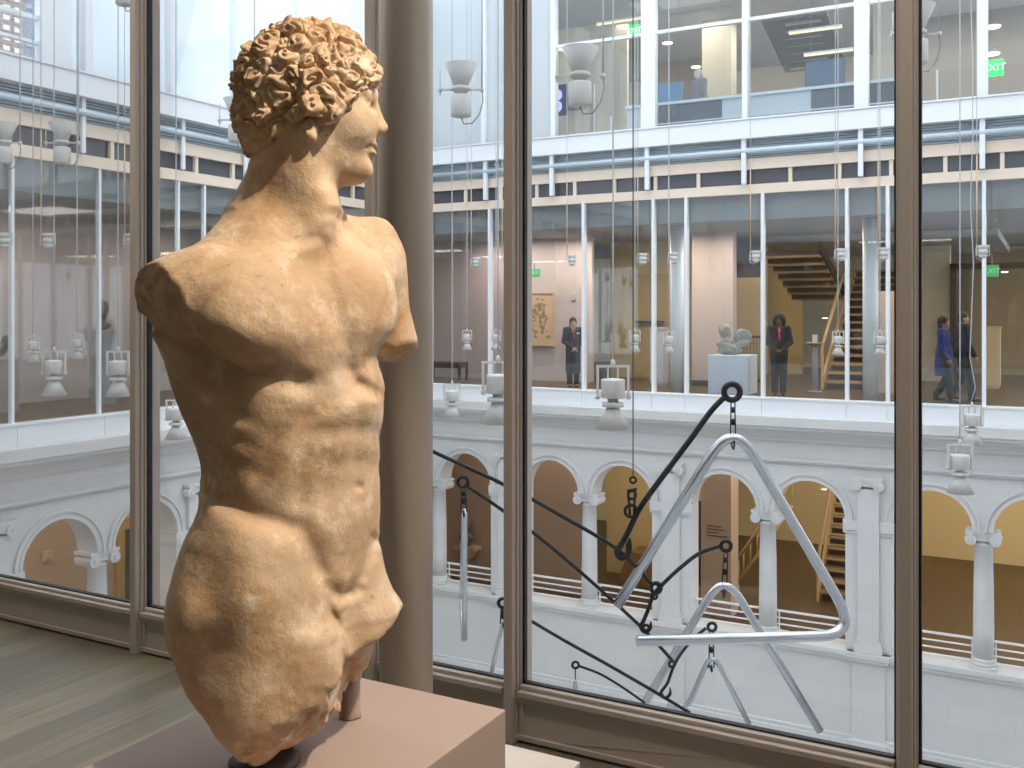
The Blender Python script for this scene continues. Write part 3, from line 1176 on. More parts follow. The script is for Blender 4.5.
def railing(mp, L0, L1, label, group):
    o = Vector(mp((L0 + L1) / 2, .30, SILL))
    r = empty('arcade_railing', o, 0, label, 'railing', group)
    r['_org'] = tuple(o)
    L0 -= .03; L1 += .03
    for i, z in enumerate((SILL + .47, SILL + .33, SILL + .20, SILL + .07)):
        m = MB(mp); m.box(L0 + .002, L1 - .002, .28, .31, z - (.02 if i == 0 else .012), z + (.02 if i == 0 else .012))
        m.build('bar', WHITEM, r)
    for s in (L0 + .06, L1 - .06):
        m = MB(mp); m.box(s - .012, s + .012, .31, .33, SILL + .001, SILL + .47)
        m.build('post', WHITEM, r)
    return r


# far front
P0, PS = -1.07, 1.97
supF = [(P0 - PS * k, 'c' if k % 2 == 0 else 'p') for k in range(6, -4, -1)]
supF = [(XL + .12, 'p')] + supF
arF = arch_wall(mF, 'wall_far', XL, 5.4, supF)
ordn = ['first', 'second', 'third', 'fourth', 'fifth', 'sixth', 'seventh']
labC = {6: 'white ionic arcade column beside the round taupe gallery column', 4: 'white ionic arcade column crossed by the long black rods left of the big metal triangle',
        2: 'white ionic arcade column standing behind the right leg of the big metal triangle',
        0: 'white ionic arcade column seen whole at the far right of the photograph'}
labP = {5: 'white arcade pilaster behind the uprights, right of the grey niche bust', 3: 'white arcade pilaster behind the left leg of the big metal triangle',
        1: 'white arcade pilaster just left of the dark right-hand window upright', -1: 'white arcade pilaster at the very right edge of the far front'}
for k in range(6, -2, -1):
    s = P0 - PS * k
    if k % 2 == 0: column(mF, s, labC[k], 'columns of the courtyard arcade')
    elif k in labP and k > -1: pilaster(mF, s, labP[k], 'pilasters of the courtyard arcade')
labR = ['', 'white bar railing in the arch with the grey niche bust', 'white bar railing in the arch just right of the tall window upright',
        'white bar railing below the yellow lit arch', 'white bar railing in the arch with the tan text pillar', 'white bar railing in front of the lower wooden staircase',
        'white bar railing hidden mostly by the dark right-hand window upright', 'white bar railing at the far right beyond the last column']
vis = [a for a in arF if a[0] < .9]
names = {}
for c, r, L0, L1 in vis:
    kk = round((P0 - c) / PS * 2) / 2
    lab = {6.5: None, 5.5: labR[1], 4.5: labR[2], 3.5: labR[3], 2.5: labR[4], 1.5: labR[5], .5: 'white bar railing in the arch between the dark right-hand window upright and the last column', -.5: labR[7]}.get(kk)
    if lab: railing(mF, L0, L1, lab, 'railings in the arcade arches')

# left front
Q0 = 9.28
supL = [(Q0 + PS * (k), 'p' if k % 2 == 0 else 'c') for k in range(-3, 6)] 
supL = [q for q in supL if q[0] < YF - .6] + [(YF - .12, 'p')]
arL = arch_wall(mL, 'wall_left', 1.0, YF + .3, supL)
for s, k in supL:
    if 8.5 < s < 14:
        if k == 'c': column(mL, s, 'white ionic arcade column on the left side of the courtyard' if s < 12 else 'x', 'columns of the courtyard arcade')
        else:
            pilaster(mL, s, 'white arcade pilaster cut by the left edge of the photograph' if s < 10 else 'white arcade pilaster just left of the statue\'s waist', 'pilasters of the courtyard arcade')
    elif 14 <= s < 19:
        if k == 'c': column(mL, s, 'white ionic arcade column near the courtyard corner hidden behind the statue', 'columns of the courtyard arcade')

# courtyard floor
mb = MB(); mb.box(XL, 5.4, YW + .13, YF, -9.6, -9.5); struct(mb, 'floor_courtyard', STONE)

# ------------------------------------------------------------------ glazed storeys above
Z = dict(b0=-.30, b1=.05, g1=4.13, r1=4.32, t1=4.62, r2=4.84, l1=5.22, w1=5.62)


def storey(mp, s0, s1, mul, tag_):
    m = MB(mp)                                        # white metal apron with seams
    xs = [s0] + [x for x in mul if s0 < x < s1] + [s1]
    for a, b in zip(xs, xs[1:]): m.box(a + .004, b - .004, -.14, .1, Z['b0'] + .001, Z['b1'] - .03)
    m.box(s0, s1, -.16, .1, Z['b1'] - .03, Z['b1'])
    m.box(s0, s1, -.12, .1, Z['b0'] + .001, Z['b1'] - .04)
    struct(m, nm('trim'), WHITEM)
    for a, b in zip(xs, xs[1:]):                      # panes
        if b - a < .1: continue
        r = empty(nm('window'), mp((a + b) / 2, 0, Z['b1'])); r['kind'] = 'structure'; r['_org'] = mp((a + b) / 2, 0, Z['b1'])
        m = MB(mp); m.box(a + .03, b - .03, -.005, .007, Z['b1'], Z['g1']); m.build('pane', GLASSF, r)
        m = MB(mp); q = .032 if mp is mF else .022; m.box(b - q, b + q, -.09 if mp is mF else -.035, .05, Z['b1'], Z['g1']); m.build('mullion', WHITEM, r)
    m = MB(mp); m.box(s0, s1, -.06, .3, Z['g1'], Z['r1']); m.box(s0, s1, -.06, .3, Z['t1'], Z['r2'])
    n = int((s1 - s0) / .93)
    for i in range(n + 1):
        x = s0 + (s1 - s0) * i / n
        m.box(max(s0, x - .035), min(s1, x + .035), -.04, .1, Z['r1'], Z['t1'])
    struct(m, nm('trim'), BEIGE)
    m = MB(mp); m.box(s0, s1, .03, .06, Z['r1'], Z['t1']); struct(m, nm('trim'), DARKGL)
    m = MB(mp)                                        # louvre zone and its tube
    for i in range(7):
        z = Z['r2'] + .02 + i * .052
        m.box(s0, s1, .0, .06, z, z + .034)
    m.box(s0, s1, .06, .12, Z['r2'], Z['l1'])
    struct(m, nm('trim'), LOUV)
    m = MB(mp); m.tube([(s0, -.16, 4.98), (s1, -.16, 4.98)], .055, 12); struct(m, nm('trim'), mat('pale_blue_tube', lin(200, 214, 224), .3))
    m = MB(mp); m.box(s0, s1, -.26, .3, Z['l1'], Z['w1']); m.box(s0, s1, -.29, .1, Z['w1'] - .03, Z['w1']); struct(m, nm('trim'), WHITEM)


MF = [-13.0, -11.35, -10.61, -8.98, -7.36, -6.64, -5.05, -3.43, -2.69, -1.05, .55, 1.28]
storey(mF, XL, 3.0, MF, 'far')
ML = [7.6, 8.8, 9.56, 11.13, 12.82, 13.45, 15.1, 16.8, 17.4]
storey(mL, 2.0, YF, ML, 'left')

# white stubs carrying the upper uprights down in front of the transoms
m = MB(mF)
for x in (-13.0, -11.4, -9.70, -7.46, -5.40, -3.16, -1.07, 1.1): m.box(x - .045, x + .045, -.20, -.11, 4.33, Z['l1'])
struct(m, nm('trim'), WHITEM)
m = MB(mL)
for x in (8.3, 10.72, 12.82, 14.4, 16): m.box(x - .035, x + .035, -.16, -.11, 4.33, Z['l1'])
struct(m, nm('trim'), WHITEM)

# third storey
ZT = 11.5
up = [(-13.0, .05), (-11.5, .05), (-9.70, .055), (-7.46, .16), (-5.40, .055), (-3.16, .13), (-1.07, .085), (1.1, .13), (3.0, .05)]
prev = XL
for x, w in up:
    frost = x < -9.5
    r = empty(nm('window'), mF((prev + x) / 2, 0, Z['w1'])); r['kind'] = 'structure'; r['_org'] = mF((prev + x) / 2, 0, Z['w1'])
    m = MB(mF); m.box(prev + .05, x - .05, .0, .012, Z['w1'], ZT); m.build('pane', FROST if frost else GLASSF, r)
    m = MB(mF); m.box(x - w, x + w, -.12, .06, Z['w1'], ZT); m.build('mullion', WHITEM, r)
    if not frost:
        m = MB(mF); m.box(prev, x, -.05, .05, 7.62, 7.69); m.build('transom', WHITEM, r)
    prev = x
prev = 2.0
ulist = [(6.2, .05), (8.3, .05), (10.25, .26), (10.85, .07), (12.6, .05), (14.2, .06), (16.0, .06), (17.9, .06), (YF, .06)]
for i, (x, w) in enumerate(ulist):
    frost = x > 10.3
    r = empty(nm('window'), mL((prev + x) / 2, 0, Z['w1'])); r['kind'] = 'structure'; r['_org'] = mL((prev + x) / 2, 0, Z['w1'])
    m = MB(mL); m.box(prev + .05, x - .05, .0, .012, Z['w1'], ZT); m.build('pane', FROST if frost else GLASSF, r)
    m = MB(mL); m.box(x - w, x + w, -.12, .06, Z['w1'], ZT); m.build('mullion', WHITEM, r)
    if not frost:
        m = MB(mL); m.box(prev, x, -.05, .05, 6.30, 6.37); m.box(prev, x, -.05, .05, 5.92, 5.97); m.build('transom', WHITEM, r)
    prev = x
# our own side of the courtyard and its right-hand side, out of the picture
m = MB(); m.box(XL, 5.6, YW + .125, YW + .4, -9.5, -.12); struct(m, 'wall_near_lower', STONE)
m = MB(); m.box(XL, 5.6, YW + .125, YW + .4, CEILH, ZT + 1.7); m.box(XL, -9, YW + .125, YW + .4, -.12, CEILH); struct(m, 'wall_near_upper', WHITEM)
m = MB(); m.box(5.4, 5.7, YW + .13, YF, -9.5, ZT + 1.7); struct(m, 'wall_right', STONE)
# skylight bars high over the courtyard, which carry the lamp cables
m = MB()
for y in range(4, 21, 2): m.box(XL, 5, y - .05, y + .05, 13.0, 13.2)
for x in range(-13, 6, 3): m.box(x - .04, x + .04, 3.6, YF, 13.2, 13.32)
struct(m, nm('trim'), WHITEM)
m = MB(); m.box(XL - .2, XL, 1.0, YF, ZT, 13.32); m.box(XL, 5, YF, YF + .2, ZT, 13.32); struct(m, nm('trim'), WHITEM)

# ------------------------------------------------------------------ rooms behind the fronts
def slab(x0, x1, y0, y1, z0, z1, name, m):
    mb = MB(); mb.box(x0, x1, y0, y1, z0, z1)
    return struct(mb, name, m)


G0 = -5.25
# lower arcade level
slab(-22, 6, YF + .48, 33, G0 - .1, G0, 'floor_arcade', BROWNF)
slab(-22, 6, YF + .48, 33, -1.12, -.55, 'ceiling_arcade', WHITEW)
slab(XL - 6, XL - .48, 1, YF + .48, G0 - .1, G0, 'floor_arcade_left', BROWNF)
slab(XL - 6, XL - .48, 1, YF + .48, -1.12, -.55, 'ceiling_arcade_left', WHITEW)
slab(-22, 6, 30.6, 30.8, G0, -1.1, 'wall_arcade_far', YEL)
slab(XL - 3.2, XL - 3.0, 1, YF + 3, G0, -1.12, 'wall_arcade_left', TAN)
# upper gallery level
slab(-22, 6, YF + .3, 33, -.30, 0, 'floor_gallery', BROWNF)
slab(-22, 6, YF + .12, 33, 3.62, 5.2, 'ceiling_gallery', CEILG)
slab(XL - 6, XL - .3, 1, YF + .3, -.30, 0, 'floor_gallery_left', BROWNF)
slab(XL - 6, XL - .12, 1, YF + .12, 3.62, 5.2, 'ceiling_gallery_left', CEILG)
slab(-22, 6, 32, 32.2, 0, 3.62, 'wall_gallery_far', CREAM)
slab(XL - 3.6, XL - 3.4, 1, YF + 2.2, 0, 3.62, 'wall_gallery_left', MAUVE)
# third level
slab(-22, 6, YF + .3, 33, 5.25, 5.62, 'floor_third', GREYW)
slab(-22, 6, YF + .3, 33, 9.2, 9.4, 'ceiling_third', GREYW)
slab(-22, 6, 30, 30.2, 5.6, 9.2, 'wall_third_far', CREAM)
slab(XL - 6, XL - .3, 1, YF + .3, 5.25, 5.62, 'floor_third_left', GREYW)
# ------------------------------------------------------------------ partitions seen through the arches (lower level)
def uX(u, Y): return atY(u, HZ, Y).x


def part_wall(u0, u1, Y, z0, z1, m, name, th=.12, x0=None, x1=None):
    a = x0 if x0 is not None else uX(u0, Y)
    b = x1 if x1 is not None else uX(u1, Y)
    mb = MB(); mb.box(a, b, Y, Y + th, z0, z1)
    return struct(mb, name, m)


GOLD = mat('ochre_yellow_wall', lin(194, 170, 120), .8, var=.03)
WOODL = mat('light_oak', lin(196, 162, 112), .5, var=.06)
TREAD = mat('dark_stair_tread', lin(74, 60, 46), .6)
RISER = mat('stair_riser', lin(168, 140, 100), .6)
DARKW = mat('dark_walnut', lin(62, 46, 34), .5)
GREYP = mat('grey_plinth_paint', lin(150, 150, 156), .6)
WHITEP = mat('white_plinth_paint', lin(214, 220, 230), .6)
STONEG = mat('grey_carved_stone', lin(158, 156, 150), .8, bump=.5, bscale=40, var=.08)

part_wall(0, 583, 22.4, G0, -1.12, TAN, 'wall_arcade_tan', x0=XL - 3)
part_wall(0, 0, 24.6, G0, -1.12, GOLD, 'wall_arcade_ochre', x0=uX(583, 22.4) - .3, x1=uX(702, 24.6))
mb = MB(); mb.box(uX(701, 22.2), uX(731, 22.2), 22.2, 22.8, G0, -1.12)
pil = struct(mb, 'wall_text_pier', TAN)
mb = MB()
for i, (a, b) in enumerate(((.06, .42), (.06, .50), (.06, .34), (.06, .55))):
    x = uX(704, 22.2)
    z = atY(712, 526 + i * 3.2, 22.2).z
    mb.box(x + a, x + b, 22.188, 22.2, z - .012, z + .012)
mb.build('wall_text', mat('brown_lettering', lin(96, 72, 56), .7), pil)
# dark doorway left of the text pier
mb = MB(); mb.box(uX(692, 24.5), uX(701, 24.5), 24.40, 24.585, G0, -3.1)
o = mb.build('door_1', mat('dark_door', lin(44, 38, 36), .5)); o['kind'] = 'structure'
# low brown bench front by the ochre wall
mb = MB(); p = atY(634, 545, 24.0)
mb.prism([(uX(622, 24.0), G0), (uX(690, 24.0), G0), (uX(690, 24.0), p.z - .1), (uX(634, 24.0), p.z - .1)], 23.6, 24.4)
tag(mb.build('bench', mat('brown_oak', lin(126, 92, 48), .5), org=(uX(650, 24), 24, G0), bevel=.01), 'brown wooden bench against the ochre wall behind the yellow lit arch', 'bench')

# niche bust on its shelf in the leftmost visible far arch
sh = atY(469, 545, 22.3)
mb = MB(); mb.box(sh.x - .32, sh.x + .32, 22.05, 22.399, sh.z - .10, sh.z); mb.prism([(sh.x - .22, sh.z - .10), (sh.x + .22, sh.z - .10), (sh.x + .12, sh.z - .32), (sh.x - .12, sh.z - .32)], 22.15, 22.399)
tag(mb.build('wall_shelf', mat('tan_shelf', lin(205, 172, 140), .6), org=tuple(sh), bevel=.008), 'small tan wall shelf under the grey bust in the left far arch', 'shelf')


def sdf_obj(name, lo, hi, h, fn, m, parent=None):
    F = Field(lo, hi, h)
    fn(F)
    V, Q = F.mesh()
    return mesh_from(name, V, Q, m, parent)


def bust(F, sc=1.0):
    E = lambda c, r, k=.04: F.ell(np.array(c) * sc, np.array(r) * sc, None, k * sc)
    E((0, 0, .10), (.10, .09, .12)); E((0, 0, .21), (.23, .13, .13)); E((0, -.02, .33), (.08, .08, .12))
    E((0, -.03, .50), (.105, .125, .15)); E((0, -.135, .47), (.025, .035, .04), .02); E((0, .02, .55), (.12, .13, .12))
    E((0, -.08, .40), (.06, .06, .06))
    F.cap(np.array([0, 0, 0.0]), np.array([0, 0, .05 * sc]), .11 * sc, .09 * sc, .03)


nb = empty('bust', (sh.x, 22.2, sh.z), 0, 'grey stone bust on a wall shelf inside the left far arch', 'bust')
sdf_obj('carving', (-.3, -.25, .0), (.3, .25, .75), .02, bust, mat('dark_grey_stone', lin(104, 100, 100), .7, bump=.3), nb)


def stairs(name, label, x0, x1, ya, za, yb, zb, n, group='staircases'):
    r = empty(name, ((x0 + x1) / 2, ya, za), 0, label, 'staircase', group)
    r['_org'] = tuple(r.location)
    for i in range(n):
        f0, f1 = i / n, (i + 1) / n
        y0, y1 = ya + (yb - ya) * f0, ya + (yb - ya) * f1
        z1 = za + (zb - za) * f1
        zz = za + (zb - za) * f0
        m = MB(); m.box(x0 + .05, x1, y0, y1 + (.03 if yb > ya else -.03), z1 - .05, z1)
        t = m.build('tread', RISER, r)
        m = MB(); m.box(x0 + .05, x1, y1 - .012, y1 + .012, zz + .002, z1 - .052) if yb > ya else m.box(x0 + .05, x1, y0 - .012, y0 + .012, zz, z1 - .05)
        m.build('riser', TREAD, r)
    sl = (zb - za) / (yb - ya)
    for xa in (x0,):
        m = MB(lambda x, y, z: (y, x, z))           # stringer: extruded along x
        m.prism([(ya - .1, za), (yb, zb - .02), (yb, zb + .30), (ya - .1, za + .26)], xa, xa + .045)
        m.build('stringer', WOODL, r)
    m = MB(); m.tube([(x0 + .02, ya - .05, za + .98), (x0 + .02, yb, zb + .98)], .04, 8); m.build('handrail', WOODL, r)
    m = MB()
    m.box(x0 + .0, x0 + .05, ya - .12, ya - .06, za + .001, za + 1.02); m.build('newel_post', WOODL, r)
    return r


stairs('staircase', 'lower wooden staircase behind the arch right of the metal triangle, at courtyard arcade level', -4.96, -3.5, 24.6, G0, 28.0, -1.65, 16)
# balustrade running up diagonally behind the column right of the text pier
bal = empty('stair_balustrade', (uX(738, 24.5), 24.5, G0), 0, 'slanting light wood balustrade with bars beside the tan text pier', 'balustrade')
bal['_org'] = tuple(bal.location)
x0, x1 = uX(737, 24.5), uX(792, 24.5)
zA, zB = atY(737, 585, 24.5).z, atY(790, 505, 24.5).z
for dz in (0, .62):
    m = MB(); m.tube([(x0, 24.5, zA + dz), (x1, 24.5, zB + dz)], .045, 8); m.build('rail', WOODL, bal)
for i in range(9):
    f = i / 8
    m = MB(); m.tube([(x0 + (x1 - x0) * f, 24.5, zA + (zB - zA) * f), (x0 + (x1 - x0) * f, 24.5, zA + (zB - zA) * f + .62)], .018, 6); m.build('baluster', WOODL, bal)
m = MB(); m.box(x0 - .05, x0 + .05, 24.45, 24.55, G0, zA + .7); m.build('newel_post', WOODL, bal)

# left arcade: tan wall niche with a dark door in a yellow frame, and a small orange box
dp0, dp1 = atX(118, 560, XL - 3.0), atX(134, 560, XL - 3.0)
mb = MB(); mb.box(XL - 3.0, XL - 2.9, dp0.y - .1, dp1.y + .5, G0, -2.55)
d = mb.build('door_2', mat('yellow_door_frame', lin(176, 142, 84), .6), org=(XL - 3.0, dp0.y, G0)); d['kind'] = 'structure'; d['_org'] = (XL - 3.0, dp0.y, G0)
mb = MB(); mb.box(XL - 2.9, XL - 2.86, dp0.y + .10, dp1.y + .4, G0, -2.75)
mb.build('door_leaf', mat('dark_door_leaf', lin(58, 46, 40), .4), d)
bx = atX(46, 555, XL - 3.0)
mb = MB(); mb.box(XL - 2.999, XL - 2.90, bx.y - .09, bx.y + .09, bx.z - .09, bx.z + .09); mb.lathe([(.055, 0), (.045, .03)], (XL - 2.9, bx.y, bx.z), 12, (1, 0, 0))
tag(mb.build('wall_alarm', mat('orange_plastic', lin(200, 168, 130), .5), org=(XL - 3.0, bx.y, bx.z), bevel=.01), 'small pale orange box on the tan wall inside the left arch', 'alarm box')

# ------------------------------------------------------------------ gallery level rooms
part_wall(0, 0, 22.5, 0, 3.62, MAUVE, 'wall_gallery_mauve', x0=XL - 3, x1=uX(592, 22.5))
part_wall(0, 0, 24.6, 0, 3.62, GOLD, 'wall_gallery_ochre', x0=uX(592, 22.5) - .4, x1=uX(692, 24.6))
part_wall(692, 733, 22.6, 0, 3.62, MAUVE, 'wall_gallery_pier', .3)
mb = MB(); mb.box(uX(692, 22.6), uX(735, 22.6), 22.57, 22.6, 0, .14); struct(mb, 'baseboard_pier', mat('dark_baseboard', lin(70, 60, 58), .6))
mb = MB(); mb.box(uX(733, 24.6), uX(764, 24.6), 24.6, 24.8, 2.62, 3.62); struct(mb, 'wall_gallery_header', DARKW)
part_wall(733, 766, 27.5, 0, 3.62, GOLD, 'wall_gallery_landing', .2)
part_wall(762, 802, 28.2, 0, 3.62, GOLD, 'wall_gallery_stair', .2)
part_wall(878, 896, 22.6, 0, 2.2, MAUVE, 'wall_gallery_lilac', .2)
part_wall(916, 950, 27.0, 0, 3.62, CREAM, 'wall_gallery_right', .3)
mb = MB()
xa, xb = uX(950, 26.8), uX(1075, 26.8)
mb.box(xa, xa + .14, 26.7, 27.2, 0, 2.95); mb.box(xa, xb, 26.7, 27.2, 2.82, 2.95); mb.box(xb - .14, xb, 26.7, 27.2, 0, 2.95)
o = mb.build('door_3', DARKW); o['kind'] = 'structure'
mb = MB(); mb.box(xa + .14, xb, 31.0, 31.2, 0, 3.6); struct(mb, 'wall_gallery_end', mat('olive_beige_wall', lin(150, 132, 104), .8))
mb = MB(); mb.box(-6.2, -1.0, 24.2, 31.0, 3.42, 3.60); struct(mb, 'ceiling_stair', GREYW)

# double door in the ochre wall with a push bar
mb = MB(); dx0, dx1 = uX(634, 24.55), uX(690, 24.55); mb.box(dx0, dx1, 24.50, 24.598, .002, 2.75)
d = mb.build('door_4', mat('ochre_door', lin(172, 142, 80), .6)); d['kind'] = 'structure'
mb = MB(); mb.box(uX(636, 24.4), uX(663, 24.4), 24.38, 24.50, 1.45, 1.52); mb.build('push_bar', DARKW, d)

# round white columns behind the far glazing
for u, lab in ((677, 'round white column behind the far glazing, left of the white bust plinth'), (870.5, 'round white column behind the far glazing, right of the upper stairs')):
    p = atY(u, HZ, 20.75)
    mb = MB(); mb.lathe([(.15, .001), (.15, 3.615)], (p.x, p.y, 0), 28)
    tag(mb.build('white_column', WHITEM, org=(p.x, p.y, 0)), lab, 'column')

# painting on the mauve wall
a, b = atY(524, 294, 22.46), atY(553, 345, 22.46)
pt = empty('painting', ((a.x + b.x) / 2, 22.45, b.z), 0, 'beige drawing of a dark leafy figure on the mauve wall beside the guard', 'painting')
pt['_org'] = tuple(pt.location)
x0 = a.x - .25
mb = MB(); mb.box(x0, b.x, 22.44, 22.495, b.z, a.z); mb.build('canvas', mat('beige_paper', lin(206, 174, 138), .8, var=.12, vscale=3), pt)
mb = MB()
for q0, q1, z0, z1 in ((x0 - .03, b.x + .03, b.z - .03, b.z), (x0 - .03, b.x + .03, a.z, a.z + .03), (x0 - .03, x0, b.z, a.z), (b.x, b.x + .03, b.z, a.z)):
    mb.box(q0, q1, 22.42, 22.499, z0, z1)
mb.build('frame', mat('pale_wood_frame', lin(196, 168, 134), .5), pt)
rn = random.Random(4)
mb = MB()
H_, W_ = a.z - b.z, b.x - x0
cxp, czp = x0 + W_ * .62, b.z
for i in range(95):
    f = rn.random()
    cz = czp + H_ * (.12 + .78 * f)
    wd = W_ * (.30 * (1 - f) + .10)
    cx_ = cxp + rn.uniform(-wd, wd) * (1 if f < .7 else .8) + (W_ * .12 * (f - .5))
    cx_ = min(max(cx_, x0 + .08), b.x - .08)
    r1 = rn.uniform(.018, .055)
    k = rn.randint(6, 9); a0 = rn.random() * 6
    mb.prism([(cx_ + r1 * rn.uniform(.6, 1.2) * math.cos(a0 + 2 * PI * j / k), cz + r1 * rn.uniform(.5, 1.1) * math.sin(a0 + 2 * PI * j / k)) for j in range(k)], 22.436 - .0004 * (i % 8), 22.4402)
mb.build('ink_drawing', mat('sepia_ink', lin(150, 122, 86), .8), pt)['kind'] = 'stuff'

# things on the mauve wall
p = atY(573, 297, 22.47)
mb = MB(); mb.box(p.x - .07, p.x + .07, 22.46, 22.499, p.z - .08, p.z + .08); mb.box(p.x - .04, p.x + .04, 22.452, 22.46, p.z - .02, p.z + .05)
tag(mb.build('wall_sensor', mat('grey_plastic', lin(176, 170, 166), .5), org=(p.x, 22.5, p.z), bevel=.01), 'small square grey sensor on the mauve wall above the guard in the dark coat', 'sensor')

EMG = mat('exit_green', (.02, .5, .08, 1), .5, emit=(.02, 1, .12, 1), estr=1.6)
EML = mat('exit_letters', (.6, 1, .7, 1), .5, emit=(.5, 1, .6, 1), estr=1.5)


def exit_sign(p, label, w=.34, h=.24, dim=False):
    r = empty('exit_sign', p, 0, label, 'exit sign', 'green exit signs')
    m = MB(); m.box(-w / 2, w / 2, -.03, .03, -h / 2, h / 2); m.build('sign_panel', mat('exit_green_dim', (.06, .30, .12, 1), .5, emit=(.05, .5, .15, 1), estr=.5) if dim else EMG, r, bevel=.008)
    cu = bpy.data.curves.new('text', 'FONT'); cu.body = 'EXIT'; cu.size = h * .62; cu.align_x = 'CENTER'; cu.align_y = 'CENTER'; cu.extrude = .002
    tmp = bpy.data.objects.new('tmp', cu); COL.objects.link(tmp)
    me = bpy.data.meshes.new_from_object(tmp.evaluated_get(bpy.context.evaluated_depsgraph_get()))
    bpy.data.objects.remove(tmp)
    me.transform(Matrix.Translation((0, -.033, 0)) @ Matrix.Rotation(PI / 2, 4, 'X'))
    me.materials.clear(); me.materials.append(EML)
    if dim: me.materials.clear(); me.materials.append(mat('exit_letters_dim', (.3, .5, .35, 1), .5, emit=(.3, .8, .4, 1), estr=.5))
    o = bpy.data.objects.new('lettering', me); COL.objects.link(o); o.parent = r
    m = MB(); m.tube([(0, 0, h / 2), (0, 0, h / 2 + .25)], .012, 6); m.build('hanger', GREYP, r)
    return r


exit_sign(atY(534.5, 273, 22.0), 'dim green exit sign hanging above the beige painting', .30, .2, True)
exit_sign(atY(992, 271, 24.0), 'dim green exit sign inside the far right doorway of the gallery level', .26, .26, True)
exit_sign(atY(634.5, 30.5, 24.0), 'green exit sign at the top storey, above the blue screen', .26, .33)
exit_sign(atY(994.5, 68, 24.5), 'large bright green exit sign at the top right of the photograph', .36, .36)

# white plinth and its sculpture
a, b = atY(708, 355, 20.55), atY(748, 397, 20.55)
mb = MB(); mb.box(a.x, b.x, 20.55, 21.3, .001, a.z)
tag(mb.build('white_plinth', WHITEP, org=((a.x + b.x) / 2, 20.9, 0), bevel=.01), 'white square plinth carrying the grey winged sculpture behind the far glazing', 'plinth')
sr = empty('stone_sculpture', ((a.x + b.x) / 2 - .02, 20.95, a.z + .001), 0, 'grey carved stone figure with a rounded wing on the white plinth', 'sculpture')


def carved(F):
    E = lambda c, r, k=.05: F.ell(np.array(c), np.array(r), None, k)
    E((-.06, 0, .10), (.27, .15, .12)); E((-.15, 0, .24), (.17, .13, .13)); F.cap((-.17, 0, .26), (-.18, 0, .44), .085, .075, .03)
    E((-.19, -.02, .52), (.10, .115, .13), .02); E((-.18, .02, .57), (.125, .125, .09), .015); E((-.10, .04, .46), (.05, .09, .12), .02); E((-.21, -.13, .51), (.02, .03, .035), .015)
    E((.22, .03, .37), (.20, .06, .19), .015); F.cap((.02, -.03, .14), (.33, -.02, .26), .06, .05, .03); F.cap((-.28, -.08, .24), (.10, -.14, .16), .055, .045, .03)
    F.cap((.10, -.05, .20), (.26, .03, .30), .05, .05, .02); F.plane((0, 0, .002), (0, 0, -1), .01)
    X, Y, Zz = np.meshgrid(*F.ax, indexing='ij'); n = np.abs(F.D) < .05
    F.D[n] += (fnoise(X[n], Y[n], Zz[n], 14, 8, 3) * .018).astype(np.float32)


sdf_obj('carving', (-.5, -.3, -.02), (.55, .3, .78), .013, carved, STONEG, sr)

# grey plinth with the dark head on the left side
p = atX(103, 380, XL - 2.0)
r = empty('dark_bust', (p.x, p.y, atX(103, 330, XL - 2.0).z + .001), math.radians(60), 'dark bronze head on the tall grey plinth behind the left glazing', 'bust')


def head_only(F):
    E = lambda c, r, k=.04: F.ell(np.array(c), np.array(r), None, k)
    E((0, 0, .08), (.12, .10, .09)); F.cap((0, 0, .10), (0, -.01, .26), .065, .06, .03); E((0, -.02, .40), (.10, .125, .145)); E((0, -.14, .37), (.022, .03, .035), .02)
    E((0, .03, .45), (.112, .12, .11)); E((0, -.09, .31), (.05, .05, .05)); F.plane((0, 0, .002), (0, 0, -1), .01)


sdf_obj('carving', (-.2, -.25, -.02), (.2, .25, .62), .016, head_only, mat('dark_bronze', lin(52, 46, 44), .45), r)
mb = MB(); mb.box(p.x - .17, p.x + .17, p.y - .18, p.y + .18, .001, atX(103, 330, XL - 2.0).z)
tag(mb.build('grey_plinth', GREYP, org=(p.x, p.y, 0), bevel=.01), 'tall grey plinth under the dark bronze head on the left side', 'plinth')
p2 = atX(2, 350, XL - 2.2)
r = empty('small_bronze', (p2.x, p2.y, atX(2, 358, XL - 2.2).z), 0, 'small dark bronze figure at the left edge of the photograph', 'sculpture')
sdf_obj('carving', (-.25, -.25, -.02), (.25, .25, .45), .018, lambda F: (F.cap((-.1, 0, .05), (.08, 0, .22), .07, .09, .04), F.ell((.1, 0, .32), (.07, .07, .08), None, .03), F.plane((0, 0, .002), (0, 0, -1), .01)), mat('dark_bronze', (0, 0, 0, 1)), r)
mb = MB(); mb.box(p2.x - .2, p2.x + .2, p2.y - .2, p2.y + .2, .001, r.location.z - .001)
tag(mb.build('bronze_plinth', mat('mauve_plinth', lin(160, 146, 142), .7), org=(p2.x, p2.y, 0), bevel=.01), 'mauve plinth under the small bronze at the left edge', 'plinth')

# dark bench in the narrow pane right of the round column
a, b = atY(434, 367, 21.4), atY(461, 384, 21.4)
r = empty('gallery_bench', ((a.x + b.x) / 2, 21.5, 0), 0, 'dark brown bench at gallery level right of the round taupe column', 'bench')
r['_org'] = tuple(r.location)
mb = MB(); mb.box(a.x - .3, b.x, 21.3, 21.75, .32, .47); mb.build('seat', DARKW, r, bevel=.015)
for sx in (a.x - .25, b.x - .05):
    for sy in (21.33, 21.68):
        mb = MB(); mb.box(sx, sx + .06, sy, sy + .05, .001, .32); mb.build('leg', DARKW, r)

